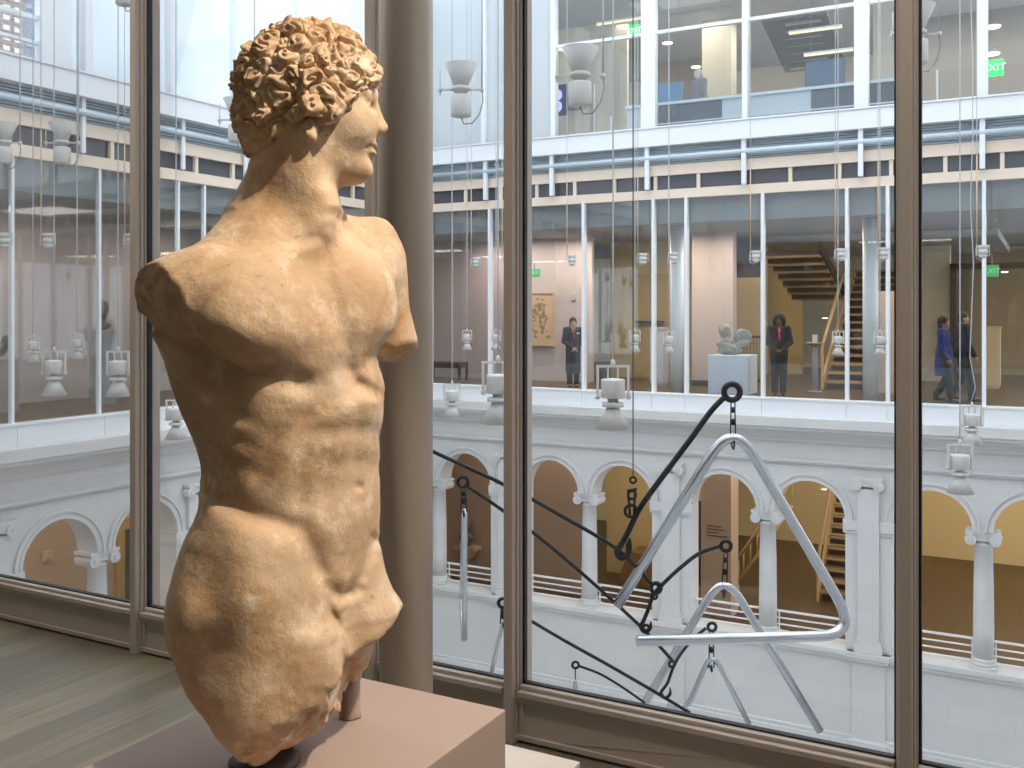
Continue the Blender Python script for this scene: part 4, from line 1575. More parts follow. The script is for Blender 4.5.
# pale display case left of the white column, beige box at the right, newel stand
a, b = atY(650, 329, 22.2), atY(663, 388, 22.2)
mb = MB(); mb.box(a.x, b.x, 22.2, 22.6, .06, a.z); mb.box(a.x + .03, b.x - .03, 22.23, 22.57, .001, .06); mb.box(a.x - .015, b.x + .015, 22.18, 22.62, a.z, a.z + .03)
tag(mb.build('display_plinth', mat('pale_grey_case', lin(186, 186, 190), .5), org=(a.x, 22.2, 0), bevel=.006), 'pale grey tall display plinth just left of the round white column', 'plinth')
a, b = atY(982, 328, 25.0), atY(1000, 380, 25.0)
mb = MB(); mb.box(a.x, b.x, 25.0, 25.5, .06, a.z); mb.box(a.x + .03, b.x - .03, 25.03, 25.47, .001, .06); mb.box(a.x - .02, b.x + .02, 24.98, 25.52, a.z, a.z + .03)
tag(mb.build('beige_cabinet', mat('beige_cabinet_paint', lin(196, 174, 136), .6), org=(a.x, 25.0, 0), bevel=.006), 'beige upright box behind the couple in the far right doorway', 'cabinet')

stairs('staircase', 'upper wooden staircase behind the far glazing, right of the guard with the pink tie', -4.54, -3.2, 23.0, 0, 27.2, 2.85, 15)
# return flight seen from below
r = empty('stair_flight', (-5.4, 27.2, 2.0), 0, 'return flight of stairs seen from below above the guard with the pink tie', 'staircase', 'staircases')
r['_org'] = tuple(r.location)
for i in range(7):
    y = 27.2 - i * .50; z = 2.05 + i * .165
    m = MB(); m.box(-6.05, -4.75, y - .52, y, z, z + .05); m.build('tread', RISER, r)
    m = MB(); m.box(-6.05, -4.75, y - .53, y - .50, z + .05, z + .163); m.build('riser', TREAD, r)
m = MB(lambda x, y, z: (y, x, z)); m.prism([(27.25, 2.0), (23.65, 3.18), (23.65, 3.40), (27.25, 2.28)], -4.75, -4.70); m.build('stringer', TREAD, r)
p = atY(815, 345, 22.2)
r = empty('newel_stand', (p.x, p.y, 0), 0, 'slim grey metal stand with a tray beside the guard with the pink tie', 'stand')
m = MB(); m.tube([(0, 0, .02), (0, 0, 1.25)], .06, 10); m.build('post', GREYP, r)
m = MB(); m.lathe([(.16, 0), (.16, .02)], (0, 0, .001), 16); m.build('base', GREYP, r)
m = MB(); m.lathe([(.05, 0), (.18, .05), (.19, .08)], (0, 0, 1.0), 16); m.build('tray', mat('bronze_tray', lin(170, 144, 104), .4), r)
# lattice balustrade in the opening behind the bust
r = empty('lattice_balustrade', (uX(742, 24.0), 24.0, 0), 0, 'bronze lattice balustrade in the opening between the bust and the guard with the pink tie', 'balustrade')
r['_org'] = tuple(r.location)
xa, xb = uX(736, 24.0), uX(765, 24.0)
zt = atY(750, 338, 24.0).z
for z in (.05, zt):
    m = MB(); m.box(xa, xb, 23.97, 24.03, z, z + .06); m.build('rail', DARKW, r)
LATT = mat('bronze_lattice', lin(146, 118, 80), .4)
for i in range(9):
    x = xa + (xb - xa) * (i + .5) / 9
    m = MB(); m.box(x - .015, x + .015, 23.985, 24.015, .11, zt); m.build('bar', LATT, r)
for i in range(7):
    z = .2 + i * (zt - .2) / 7
    m = MB(); m.box(xa, xb, 23.975, 23.985, z, z + .02); m.build('crossbar', LATT, r)

# little ceiling lights
def disc_light(p, label, rad=.09, group='downlights'):
    r = empty('downlight', p, 0, label, 'downlight', group)
    m = MB(); m.lathe([(rad + .02, 0), (rad + .02, .02)], (0, 0, 0), 18); m.build('trim_ring', WHITEM, r)
    m = MB(); m.lathe([(rad, -.012), (rad, -.001)], (0, 0, 0), 18); m.build('lamp', mat('warm_lamp', (1, .85, .6, 1), .4, emit=(1, .84, .58, 1), estr=7), r)


disc_light(atY(781, 229, 22.6), 'tiny downlight in the gallery ceiling above the guard with the pink tie', .06)
disc_light(atY(1004.5, 272, 25.5), 'tiny downlight right of the dim exit sign in the far right doorway', .07)
disc_light(atY(825, 318, 27.0), 'tiny wall light beside the upper staircase handrail', .07)
disc_light(atY(824, 489, 28.0), 'tiny light in the lower stair hall behind the big metal triangle', .07)
# ------------------------------------------------------------------ top storey
Z3 = 5.621
part_wall(0, 0, 23.5, Z3, 9.2, CREAM, 'wall_third_lobby', x0=-14, x1=uX(627, 23.5))
part_wall(702, 731, 24.5, Z3, 9.2, CREAM, 'wall_third_pier', .5)
part_wall(657, 702, 28, Z3, 9.2, mat('brown_grey_wall', lin(150, 128, 104), .8), 'wall_third_brown', .2)
part_wall(873, 895, 23.0, Z3, 9.2, CREAM, 'wall_third_right', .3)
part_wall(905, 1050, 27, Z3, 9.2, mat('grey_wall', lin(138, 132, 128), .8), 'wall_third_grey', .2)
# reception desk
DESKG = mat('charcoal_desk_panel', lin(92, 98, 108), .35)
DESKW = mat('pale_desk_panel', lin(212, 218, 226), .4)
GLR = mat('pale_rail_edge', lin(226, 232, 238), .3)
r = empty('reception_desk', (uX(760, 20.6), 20.6, Z3), 0, 'long reception desk of pale and charcoal panels behind the top storey glazing', 'desk')
r['_org'] = tuple(r.location)
Yd = 20.6
zt = atY(740, 97.5, Yd).z
for u0, u1, m_ in ((628, 657, DESKW), (657, 722, DESKG), (722, 811, DESKW), (811, 900, DESKG)):
    mb = MB(); mb.box(uX(u0, Yd), uX(u1, Yd) - .004, Yd, Yd + .06, Z3 + .002, zt); mb.build('desk_panel', m_, r)
mb = MB(); mb.box(uX(626, Yd), uX(902, Yd), Yd - .06, Yd + .75, zt, zt + .06); mb.build('desk_top', GLR, r)
mb = MB(); mb.box(uX(657, Yd), uX(900, Yd), Yd - .02, Yd, zt - .42, zt - .39); mb.build('rail', GLR, r)
# desk things
a, b = atY(658, 84, 21.2), atY(683, 106, 21.2)
r = empty('display_screen', ((a.x + b.x) / 2, 21.2, zt + .061), 0, 'pale blue screen back on the top storey desk beside the white-haired person', 'screen', 'screens on the reception desk')
r['_org'] = tuple(r.location)
BLUEP = mat('blue_screen_back', lin(96, 140, 176), .4)
mb = MB(); mb.box(a.x, b.x, 21.18, 21.24, zt + .10, a.z); mb.build('screen', BLUEP, r, bevel=.01)
mb = MB(); mb.box((a.x + b.x) / 2 - .04, (a.x + b.x) / 2 + .04, 21.19, 21.23, zt + .08, zt + .12); mb.box((a.x + b.x) / 2 - .15, (a.x + b.x) / 2 + .15, 21.1, 21.3, zt + .061, zt + .08); mb.build('stand', DESKG, r)
a, b = atY(805, 62, 21.2), atY(845, 86, 21.2)
r = empty('display_screen', ((a.x + b.x) / 2, 21.2, zt + .061), 0, 'dark blue wide screen back on the right part of the top storey desk', 'screen', 'screens on the reception desk')
r['_org'] = tuple(r.location)
mb = MB(); mb.box(a.x, b.x, 21.18, 21.24, zt + .10, a.z); mb.build('screen', mat('dark_blue_screen_back', lin(62, 86, 120), .35), r, bevel=.012)
mb = MB(); mb.box((a.x + b.x) / 2 - .04, (a.x + b.x) / 2 + .04, 21.19, 21.23, zt + .08, zt + .12); mb.box((a.x + b.x) / 2 - .15, (a.x + b.x) / 2 + .15, 21.1, 21.3, zt + .061, zt + .08); mb.build('stand', DESKG, r)
# wall screen with glowing blobs
a, b = atY(557, 85, 22.6), atY(567, 115, 22.6)
r = empty('wall_screen', ((a.x + b.x) / 2, 22.6, b.z), 0, 'dark wall screen showing violet spots at the left of the top storey', 'screen')
r['_org'] = tuple(r.location)
mb = MB(); mb.box(a.x - .4, b.x, 22.58, 22.66, b.z, a.z); mb.build('housing', mat('navy_screen', lin(34, 44, 84), .3), r, bevel=.01)
mb = MB(); mb.box(a.x - .1, b.x, 22.66, 23.499, (a.z + b.z) / 2 - .1, (a.z + b.z) / 2 + .1); mb.build('wall_bracket', DESKG, r)
for v in (95, 106.5):
    q = atY(558.5, v, 22.57); mb = MB(); mb.ell((q.x, 22.575, q.z), (.10, .012, .13), 14, 8)
    mb.build('light_spot', mat('violet_glow', (.3, .25, 1, 1), .5, emit=(.42, .36, 1, 1), estr=1.6), r)
# thin white floor posts
for u, v, lab in ((594.5, 84, 'thin white post in the left room of the top storey'), (611, 116, 'short thin white post left of the top storey desk'), (937, 70, 'thin white post at the right of the top storey, left of the bright exit sign')):
    p = atY(u, v, 21.6)
    mb = MB(); mb.tube([(p.x, p.y, Z3 + .001), (p.x, p.y, p.z)], .022, 8); mb.lathe([(.07, 0), (.07, .012)], (p.x, p.y, Z3 + .0005), 12)
    tag(mb.build('slim_post', WHITEM, org=(p.x, p.y, Z3)), lab, 'post')
# stair flight of dark treads
r = empty('stair_flight', (uX(808, 26), 26, Z3), 0, 'dark open stair flight seen from below at the top right storey', 'staircase', 'staircases')
r['_org'] = tuple(r.location)
mb = MB(lambda x, y, z: (y, x, z))
pa, pb = atY(810, 70, 26.05), atY(810, 16, 23.6)
mb.prism([(26.05, pa.z), (23.6, pb.z), (23.6, pb.z + .12), (26.05, pa.z + .12)], uX(776, 25), uX(838, 25)); mb.build('soffit', mat('dark_riser', lin(58, 52, 48), .6), r)
for i in range(7):
    v = 66 - i * 7.4; Y = 26 - i * .35
    a, b = atY(779 - i * .9, v, Y), atY(842 - i * 1.2, v, Y)
    mb = MB(); mb.box(a.x + .3, b.x - .3, Y - .14, Y, a.z - .16, a.z - .10); mb.build('tread', mat('grey_tread', lin(150, 148, 146), .5), r)
    mb = MB(); mb.box(a.x + .3, b.x - .3, Y - .02, Y, a.z - .10, a.z + .0); mb.build('riser', mat('dark_riser', lin(58, 52, 48), .6), r)
# linear ceiling lamps
WARMT = mat('warm_tube', (1, .86, .6, 1), .4, emit=(1, .78, .42, 1), estr=1.0)
for (u0, v0, u1, v1, Y, lab) in ((597, 25, 643, 18, 22.6, 'warm linear lamp under the ceiling of the left top storey room'),
                                 (789, 34, 842, 27, 22.0, 'upper of the two warm linear lamps in front of the dark stair flight'),
                                 (804, 56, 853, 50, 22.3, 'lower of the two warm linear lamps in front of the dark stair flight')):
    a, b = atY(u0, (v0 + v1) / 2, Y), atY(u1, (v0 + v1) / 2, Y)
    z = (a.z + b.z) / 2
    r = empty('linear_lamp', ((a.x + b.x) / 2, Y, z), 0, lab, 'lamp', 'warm linear lamps')
    r['_org'] = tuple(r.location)
    mb = MB(); mb.box(a.x, b.x, Y - .03, Y + .03, z - .015, z + .02); mb.build('tube', WARMT, r)
    mb = MB(); mb.box(a.x, b.x, Y - .04, Y + .04, z + .02, z + .06); mb.build('housing', WHITEM, r)
    for x in (a.x + .15, b.x - .15):
        mb = MB(); mb.tube([(x, Y, z + .06), (x, Y, 9.2)], .006, 5); mb.build('rod', GREYP, r)
for u, v, Y, lab, rd in ((992, 27, 23.5, 'upper round warm downlight at the top right, above the bright exit sign', .16), (992, 54, 26.0, 'lower round warm downlight at the top right, above the bright exit sign', .16),
                     (667.5, 43, 26, 'round warm downlight above the blue screen of the top storey', .13), (696, 67, 27, 'round warm downlight behind the white-haired person', .12), (564, 49, 23, 'round warm downlight above the violet wall screen', .14)):
    disc_light(atY(u, v, Y), lab, rd)

# brick tower and blue-grey block beyond the upper left glazing
br = bpy.data.materials.new('red_brick'); br.use_nodes = True
nt = br.node_tree; bt = nt.nodes.new('ShaderNodeTexBrick'); tc = nt.nodes.new('ShaderNodeTexCoord')
sx = nt.nodes.new('ShaderNodeSeparateXYZ'); cx = nt.nodes.new('ShaderNodeCombineXYZ'); ad = nt.nodes.new('ShaderNodeMath')
nt.links.new(tc.outputs['Object'], sx.inputs[0]); nt.links.new(sx.outputs[0], ad.inputs[0]); nt.links.new(sx.outputs[1], ad.inputs[1])
nt.links.new(ad.outputs[0], cx.inputs[0]); nt.links.new(sx.outputs[2], cx.inputs[1]); nt.links.new(cx.outputs[0], bt.inputs['Vector'])
bt.inputs['Scale'].default_value = 1; bt.inputs['Brick Width'].default_value = .5; bt.inputs['Row Height'].default_value = .16; bt.inputs['Mortar Size'].default_value = .02
bt.inputs['Color1'].default_value = lin(138, 110, 98); bt.inputs['Color2'].default_value = lin(116, 90, 82); bt.inputs['Mortar'].default_value = lin(160, 148, 142)
nt.links.new(bt.outputs['Color'], nt.nodes['Principled BSDF'].inputs['Base Color'])
XB = -34.0
a, b = atX(-60, 70, XB), atX(26, 0, XB)
r = empty('brick_building', (XB, (a.y + b.y) / 2, -9.5), 0, 'brick building with rows of pale windows seen through the top left glazing', 'building')
r['_org'] = tuple(r.location)
mb = MB(); mb.box(XB - 5, XB, a.y, b.y, -9.5, 24); mb.build('wall', br, r)
mb = MB(); mb.box(XB - 5.1, XB + .1, a.y - .1, b.y + .1, 24, 24.3); mb.build('parapet', STONE, r)
PALEW = mat('pale_window', lin(214, 214, 216), .3)
zz = atX(15, 0, XB).z; zb = atX(15, 60, XB).z
nrow = 9
for i in range(nrow):
    for j in range(9):
        y = b.y - .35 - j * .46; z = zb - .1 + i * .38
        mb = MB(); mb.box(XB - .02, XB + .03, y - .13, y + .13, z, z + .17); mb.build('window', PALEW, r)
a2, b2 = atX(26.5, 0, XB - 1), atX(47, 0, XB - 1)
r = empty('grey_building', (XB - 1, (a2.y + b2.y) / 2, -9.5), 0, 'blue-grey building next to the brick one through the top left glazing', 'building')
r['_org'] = tuple(r.location)
mb = MB(); mb.box(XB - 6, XB - 1, b.y + .12, b2.y + 1.2, -9.5, 24); mb.build('wall', mat('slate_facade', lin(120, 132, 156), .5, var=.15, vscale=.6), r)
for i in range(6):
    mb = MB(); mb.box(XB - 1.02, XB - .9, b.y + .12, b2.y + 1.2, zb - .6 + i * 1.5, zb - .45 + i * 1.5); mb.build('floor_band', mat('slate_band', lin(150, 162, 182), .5), r)
# ------------------------------------------------------------------ courtyard spotlights on cables
def lamp_down(name):
    r = empty(name)
    m = MB(); m.box(-.17, .17, -.014, .014, -.035, -.012)
    for sg in (-1, 1): m.box(sg * .155 - .012, sg * .155 + .012, -.018, .018, -.36, -.035)
    for sg in (-1, 1): m.box(sg * .05 - .008, sg * .05 + .008, -.01, .01, -.145, -.035)
    m.lathe([(.022, -.035), (.022, .03), (.008, .05)], (0, 0, 0), 10)
    for sg in (-1, 1): m.lathe([(.022, -.02), (.022, .03)], (sg * .15, 0, -.33), 10, (sg, 0, 0))
    m.build('yoke', LAMPW, r)
    m = MB(); m.lathe([(.05, -.145), (.118, -.155), (.122, -.17), (.122, -.335), (.112, -.345), (.058, -.348)], (0, 0, 0), 24); m.build('housing', LAMPW, r)
    m = MB(); m.lathe([(.055, -.346), (.055, -.385), (.112, -.388), (.112, -.43), (.05, -.433)], (0, 0, 0), 24); m.build('collar', LAMPW, r)
    m = MB(); m.lathe([(.062, -.431), (.075, -.46), (.178, -.655), (.172, -.655), (.068, -.462), (.05, -.44)], (0, 0, 0), 28); rc = m.build('reflector_cone', LAMPW, r)
    m = MB(); m.lathe([(.052, -.452), (.052, -.442)], (0, 0, 0), 16); m.build('lens', mat('lamp_lens', lin(200, 205, 210), .2), rc)
    return r


def lamp_up(name):
    r = empty(name)
    m = MB(); m.lathe([(.075, 0), (.18, .235), (.174, .235), (.066, .01), (.02, .005)], (0, 0, 0), 28); m.build('reflector_cone', LAMPW, r)
    m = MB(); m.lathe([(.075, -.001), (.10, -.012), (.10, -.05), (.07, -.055), (.07, -.10)], (0, 0, 0), 24); m.build('collar', LAMPW, r)
    m = MB(); m.lathe([(.06, -.10), (.105, -.103), (.112, -.115), (.112, -.315), (.10, -.33), (.02, -.333)], (0, 0, 0), 24); m.build('housing', LAMPW, r)
    m = MB(); m.box(-.235, .235, -.012, .012, -.048, -.03)
    m.tube([(-.225, 0, -.10), (-.225, 0, .17)], .008, 6); m.lathe([(.026, -.018), (.026, .018)], (-.225, 0, -.04), 10, (1, 0, 0)); m.lathe([(.026, -.018), (.026, .018)], (.225, 0, -.04), 10, (1, 0, 0))
    m.build('yoke', LAMPW, r)
    m = MB(); m.tube([(.225, 0, -.04), (.235, 0, -.16), (.20, 0, -.30), (.12, 0, -.40), (.03, 0, -.41), (.0, 0, -.335)], .008, 6); m.build('cable_loop', mat('grey_cable', lin(150, 152, 156), .5), r)
    return r


def lamp_small(name):
    r = empty(name)
    m = MB(); m.lathe([(.10, 0), (.135, .10), (.13, .10), (.06, .004)], (0, 0, 0), 20); m.build('reflector_cone', LAMPW, r)
    m = MB(); m.lathe([(.06, .003), (.105, -.002), (.105, -.11), (.06, -.115)], (0, 0, 0), 20); m.build('housing', LAMPW, r)
    m = MB(); m.lathe([(.055, -.115), (.095, -.117), (.095, -.19), (.05, -.215), (.01, -.22)], (0, 0, 0), 18); m.build('collar', LAMPW, r)
    m = MB()
    m.box(-.16, -.142, -.012, .012, -.15, .11); m.box(.142, .16, -.012, .012, -.15, .11); m.box(-.16, .16, -.012, .012, -.15, -.132)
    m.box(-.142, -.105, -.01, .01, -.06, -.04); m.box(.105, .142, -.01, .01, -.06, -.04)
    m.build('yoke', LAMPW, r)
    m = MB(); m.tube([(-.15, 0, .10), (-.185, 0, -.06), (-.17, 0, -.2), (-.06, 0, -.27), (0, 0, -.218)], .009, 5); m.build('cable_loop', CABLEW, r)
    return r


TOPZ = 13.0


def cable(r, x, z0, wob=0.0, beige=False, rad=.008):
    sc = r.scale[0]
    top = (TOPZ - r.location.z) / sc
    n = 12
    pts = [(x + wob * math.sin(i * 2.1) * (1 - i / n), wob * .5 * math.cos(i * 1.7), z0 + (top - z0) * (i / n) ** (1.6 if wob else 1)) for i in range(n + 1)]
    m = MB(); m.tube(pts, rad / sc, 5); m.build('cable', CABLEW, r)
    if beige:
        m = MB(); m.tube([(x, 0, z0), (x, 0, z0 + 2.2)], rad * 1.5 / sc, 6); o = m.build('stem', mat('beige_stem', lin(206, 178, 152), .5), r)


protos = {}
GRP = 'white courtyard spotlights on cables'


def lamp(kind, u, v, t, sc, label, x0=0.0, wob=0.0, rz=0.0):
    base = {'d': (lamp_down, 'pendant_downlight'), 'a': (lamp_up, 'pendant_uplight'), 's': (lamp_small, 'pendant_spotlight')}[kind]
    if kind not in protos:
        protos[kind] = base[0](base[1])
        r = protos[kind]
    else:
        p = protos[kind]
        r = p.copy(); COL.objects.link(r)
        for ch in [x for x in bpy.data.objects if x.parent == p and not x.name.startswith(('cable.', 'stem')) and x.name != 'cable']:
            c = ch.copy(); COL.objects.link(c); c.parent = r
            for g in ch.children:
                d = g.copy(); COL.objects.link(d); d.parent = c
    p = atT(u, v, t)
    r.location = p; r.rotation_euler = (0, 0, YAW + rz); r.scale = (sc, sc, sc)
    tag(r, label, 'spotlight', GRP)
    if kind == 'd': cable(r, 0, .04, wob)
    elif kind == 'a': cable(r, .225, -.03, 0, False, .010)
    else: cable(r, -.15, .10, 0, True, .007)
    return r


# large ones; (u, v) is the origin: the top bar for 'd', the neck for 'a' and 's'
lamp('d', 613, 364, 10.0, 1.0, 'large white downlight hanging in front of the yellow door wall, nearest of all')
lamp('d', 498, 360, 10.2, 1.0, 'large white downlight half hidden by the tall upright right of the round column', rz=.15)
lamp('d', 54, 350, 14.0, .98, 'large white downlight in the left pane, left of the dark bronze head', rz=.1)
lamp('d', 118, 350, 13.6, .98, 'large white downlight in the left pane, right of the dark bronze head', rz=-.1)
lamp('d', 452, 383, 15.0, .78, 'white downlight hanging just above the leftmost far arch')
lamp('d', 972, 405, 15.5, .95, 'white downlight on wavy cables below the walking couple', wob=.07)
lamp('d', 960, 443, 13.0, 1.0, 'lowest white downlight, hanging over the far right arches')
lamp('d', 176, 399, 13.0, .80, 'white downlight peeking out left of the statue\'s flank')
lamp('a', 461, 86, 10.6, 1.0, 'white uplight in the narrow pane right of the statue\'s face')
lamp('a', 580, 72, 9.6, 1.0, 'large white uplight in front of the top left storey room')
lamp('a', 62, 140, 13.4, .98, 'white uplight in the middle of the far left pane')
lamp('a', 4, 140, 13.6, .98, 'white uplight cut by the left edge of the photograph')
lamp('a', 237, 117, 12.8, 1.0, 'white uplight half hidden behind the statue\'s curls')
lamp('a', 124, -20, 13.0, 1.0, 'white uplight of which only the underside shows at the top of the left pane')
lamp('a', 916, 30, 9.6, 1.0, 'white uplight half hidden by the dark right-hand upright')
# small ones in two tiers along the far front
up_l = [(476, 'right of the round taupe column'), (507, 'partly behind the tall upright right of the round column'), (572, 'left of the yellow door wall, above the guard in the dark coat'), (643, 'above the double door in the ochre wall'),
        (674, 'in front of the round white column, upper tier'), (756, 'above the gap between the bust and the guard with the pink tie'), (841, 'in front of the upper staircase'),
        (884, 'just left of the dark right-hand upright, upper tier'), (983, 'above the walking couple')]
for i, (u, lab) in enumerate(up_l):
    Y = 17.6; t = Y / ray(u)[1]
    lamp('s', u, 260 - (u - 500) * .022, t, .66, 'small white spotlight ' + lab)
for u, lab in ((48, 'in the far left pane below the large uplight'), (5, 'at the left edge below the cut uplight'), (131, 'against the left dark upright of the window')):
    t = -12.4 / ray(u)[0]
    lamp('s', u, 238, t, .66, 'small white spotlight ' + lab)
dn = [(467, 330, 'right of the round taupe column'), (496, 330, 'partly behind the tall upright right of the round column'), (635, 330, 'in front of the double door'), (669, 331, 'left of the round white column'),
      (838, 331, 'in front of the upper staircase'), (880, 331, 'just left of the dark right-hand upright')]
for u, v, lab in dn:
    Y = 17.0; t = Y / ray(u)[1]
    lamp('d', u, v, t, .60, 'small white downlight ' + lab)
for u, v, lab in ((33, 336, 'in the left pane, left one of two'), (77, 334, 'in the left pane just left of the grey plinth')):
    t = -12.6 / ray(u)[0]
    lamp('d', u, v, t, .56, 'small white downlight ' + lab)
# ------------------------------------------------------------------ hanging sculpture of big metal triangles
TM = 9.4


def smooth(pts, n=8):
    P = [Vector(p) for p in pts]
    out = []
    for i in range(len(P) - 1):
        a, b, c, d = P[max(0, i - 1)], P[i], P[i + 1], P[min(len(P) - 1, i + 2)]
        for k in range(n):
            s = k / n
            out.append(.5 * ((2 * b) + (c - a) * s + (2 * a - 5 * b + 4 * c - d) * s * s + (3 * b - a - 3 * c + d) * s ** 3))
    out.append(P[-1])
    return out


def rounded(pts, rad, n=9):
    """polyline with rounded corners"""
    P = [Vector(p) for p in pts]
    out = [P[0]]
    for i in range(1, len(P) - 1):
        a, b, c = P[i - 1], P[i], P[i + 1]
        u, w = (a - b).normalized(), (c - b).normalized()
        p0, p1 = b + u * rad, b + w * rad
        for k in range(n + 1):
            s = k / n
            out.append(p0 * (1 - s) ** 2 + b * 2 * s * (1 - s) + p1 * s * s)
    out.append(P[-1])
    return out


def px(*pts): return [atT(p[0], p[1], p[2] if len(p) > 2 else TM) for p in pts]


VIEW = (FX, FY, 0)


def arm(label, pts, rad, ring=None, hook=None, clip=None):
    q = px(*pts)
    r = empty('mobile_arm', q[0], 0, label, 'rod', 'black rods of the hanging triangle sculpture')
    r['_org'] = tuple(q[0])
    m = MB(); m.tube(smooth(q, 6), rad, 10); m.build('rod', BLACKM, r)
    if ring:
        u, v, rr = ring[:3]
        m = MB(); m.ring(atT(u, v, pts[0][2] if len(pts[0]) > 2 else TM), rr * TM / FPX, rad * 1.05, VIEW, 20, 8)
        m.build('ring', BLACKM, r)
    if hook:
        m = MB(); hk = smooth(px(*hook), 5); n = len(hk); m.tube(hk, [rad * (1.1 if i < n - 5 else 1.1 * (n - i) / 6 + .15 * rad) for i in range(n)], 8); m.build('hook', BLACKM, r)
    if clip:
        m = MB()
        for u, v, rr in clip: m.ring(atT(u, v, TM), rr * TM / FPX, .014, VIEW, 14, 6)
        m.build('shackle', BLACKM, r)
    return r


arm('thick bent black rod with a ring above the big metal triangle',
    [(727, 395), (712, 410), (690, 440), (660, 480), (640, 508), (628, 532), (621, 545)], .028, (732, 392, 8),
    [(621, 545), (617, 552), (621, 558), (628, 554), (629, 545), (630, 538)])
r = empty('suspension_shackle', atT(632, 500, TM), 0, 'black shackle on a thin wire holding the thick bent rod of the sculpture', 'shackle')
r['_org'] = tuple(r.location)
m = MB(); m.ring(atT(631, 511, TM), 6 * TM / FPX, .016, VIEW, 16, 7); m.ring(atT(632, 495, TM), 4 * TM / FPX, .014, VIEW, 14, 6); m.ring(atT(633, 480, TM), 3 * TM / FPX, .012, VIEW, 12, 6); m.build('link', BLACKM, r)
m = MB(); m.tube(px((628, 492), (630, 515)), .012, 6); m.tube(px((635, 490), (634, 515)), .012, 6); m.tube(px((627, 491), (637, 489)), .016, 6); m.build('clamp', BLACKM, r)
a = atT(633, 477, TM)
m = MB(); m.tube([a, (a.x, a.y, 13.0)], .006, 5); m.build('wire', mat('dark_wire', lin(70, 72, 78), .4), r)

arm('long straight black rod, upper one crossing the tall upright', [(395, 432), (434, 452), (505, 485), (560, 515), (618, 550), (652, 585)], .019, (656, 588, 5))
arm('long black rod with a ring, lower one crossing the tall upright', [(467, 486), (505, 512), (540, 538), (585, 576), (640, 626), (672, 660)], .017, (463, 482, 5), None, [(646, 628, 3)])
arm('curved black rod carrying the middle metal triangle', [(720, 546), (700, 553), (680, 568), (662, 585), (653, 596), (648, 610), (644, 620)], .019, (726, 546, 5),
    [(644, 620), (641, 627), (645, 632), (650, 628), (651, 621)], [(655, 588, 4), (654, 596, 3)])
arm('short curved black rod carrying the smallest metal triangle', [(706, 628), (692, 640), (680, 655), (673, 668), (668, 682), (664, 688)], .015, (712, 627, 4),
    [(664, 688), (661, 693), (665, 698), (670, 694), (670, 687)], [(672, 664, 3)])
arm('lowest long black rod running down to the right just above the sill', [(506, 606), (560, 638), (610, 666), (655, 692), (690, 713)], .016, (503, 603, 4.5))
arm('thin dark rod with a little drop at the bottom of the sculpture', [(579, 666), (600, 674), (622, 687), (645, 703)], .012, (575.5, 665, 3.2))


def triangle(label, pts, corner, rad, cord, names='metal_triangle'):
    q = px(*pts)
    r = empty(names, q[1], 0, label, 'triangle', 'open metal triangles of the hanging sculpture')
    r['_org'] = tuple(q[1])
    m = MB(); m.tube(rounded(q, corner), rad, 14); m.build('tube', CHROME, r)
    m = MB(); c0, c1 = px(cord[0], cord[1])
    o = Vector((RX, RY, 0)) * .018
    m.tube([c0 + o, c1 + o * 1.4], .007, 5); m.tube([c0 - o, c1 - o * 1.4], .007, 5)
    mid = (c0 + c1) / 2
    m.ell(mid, (.026, .026, .034), 8, 6); m.ell(c1 + (c0 - c1) * .8, (.022, .022, .03), 8, 6)
    m.ring(c1 - Vector((0, 0, rad * .2)), rad * 1.15, .009, (RX, RY, 0), 12, 5)
    m.build('cord', BLACKM, r)
    return r


T1 = 9.25
triangle('biggest open metal triangle hanging at the right of the sculpture', [(617, 606, T1 + .15), (733, 420, T1 + .15), (859, 635, T1), (637, 641, T1 - .35)], .40, .050, ((733, 402, T1 + .15), (733, 442, T1 + .15)))
triangle('middle-sized open metal triangle hanging behind the bottom bar of the biggest one', [(795, 756, 9.8), (632, 724, 9.8), (724, 572, 9.7), (820, 731, 9.7)], .32, .040, ((726, 552, 9.7), (724, 592, 9.7)))
triangle('smallest open metal triangle hanging under the middle-sized one', [(668, 704, 9.7), (685, 713, 9.7), (712, 651, 9.6), (749, 724, 9.6)], .18, .026, ((711.5, 632, 9.6), (711.5, 668, 9.6)))
triangle('metal triangle seen edge-on, hanging in the narrow pane right of the round column', [(464.5, 640, 8.7), (464.5, 507, 8.75), (462, 600, 9.6), (463.5, 640, 8.9)], .10, .026, ((463, 488, 8.75), (464, 513, 8.75)))
triangle('thin metal triangle half hidden by the tall upright, near the sill', [(491, 675, TM), (503.5, 619, TM), (517, 675, TM)], .07, .020, ((503, 608), (503, 624)))
p = atT(575.3, 679, TM)
r = empty('metal_drop', p, 0, 'tiny metal drop hanging at the bottom left of the sculpture', 'drop')
m = MB(); m.lathe([(.004, .0), (.018, -.03), (.026, -.075), (.020, -.10), (.004, -.112)], (0, 0, 0), 14); m.build('drop', CHROME, r)
m = MB(); m.tube([(0, 0, -.002), (0, 0, .10)], .006, 5); m.build('cord', BLACKM, r)
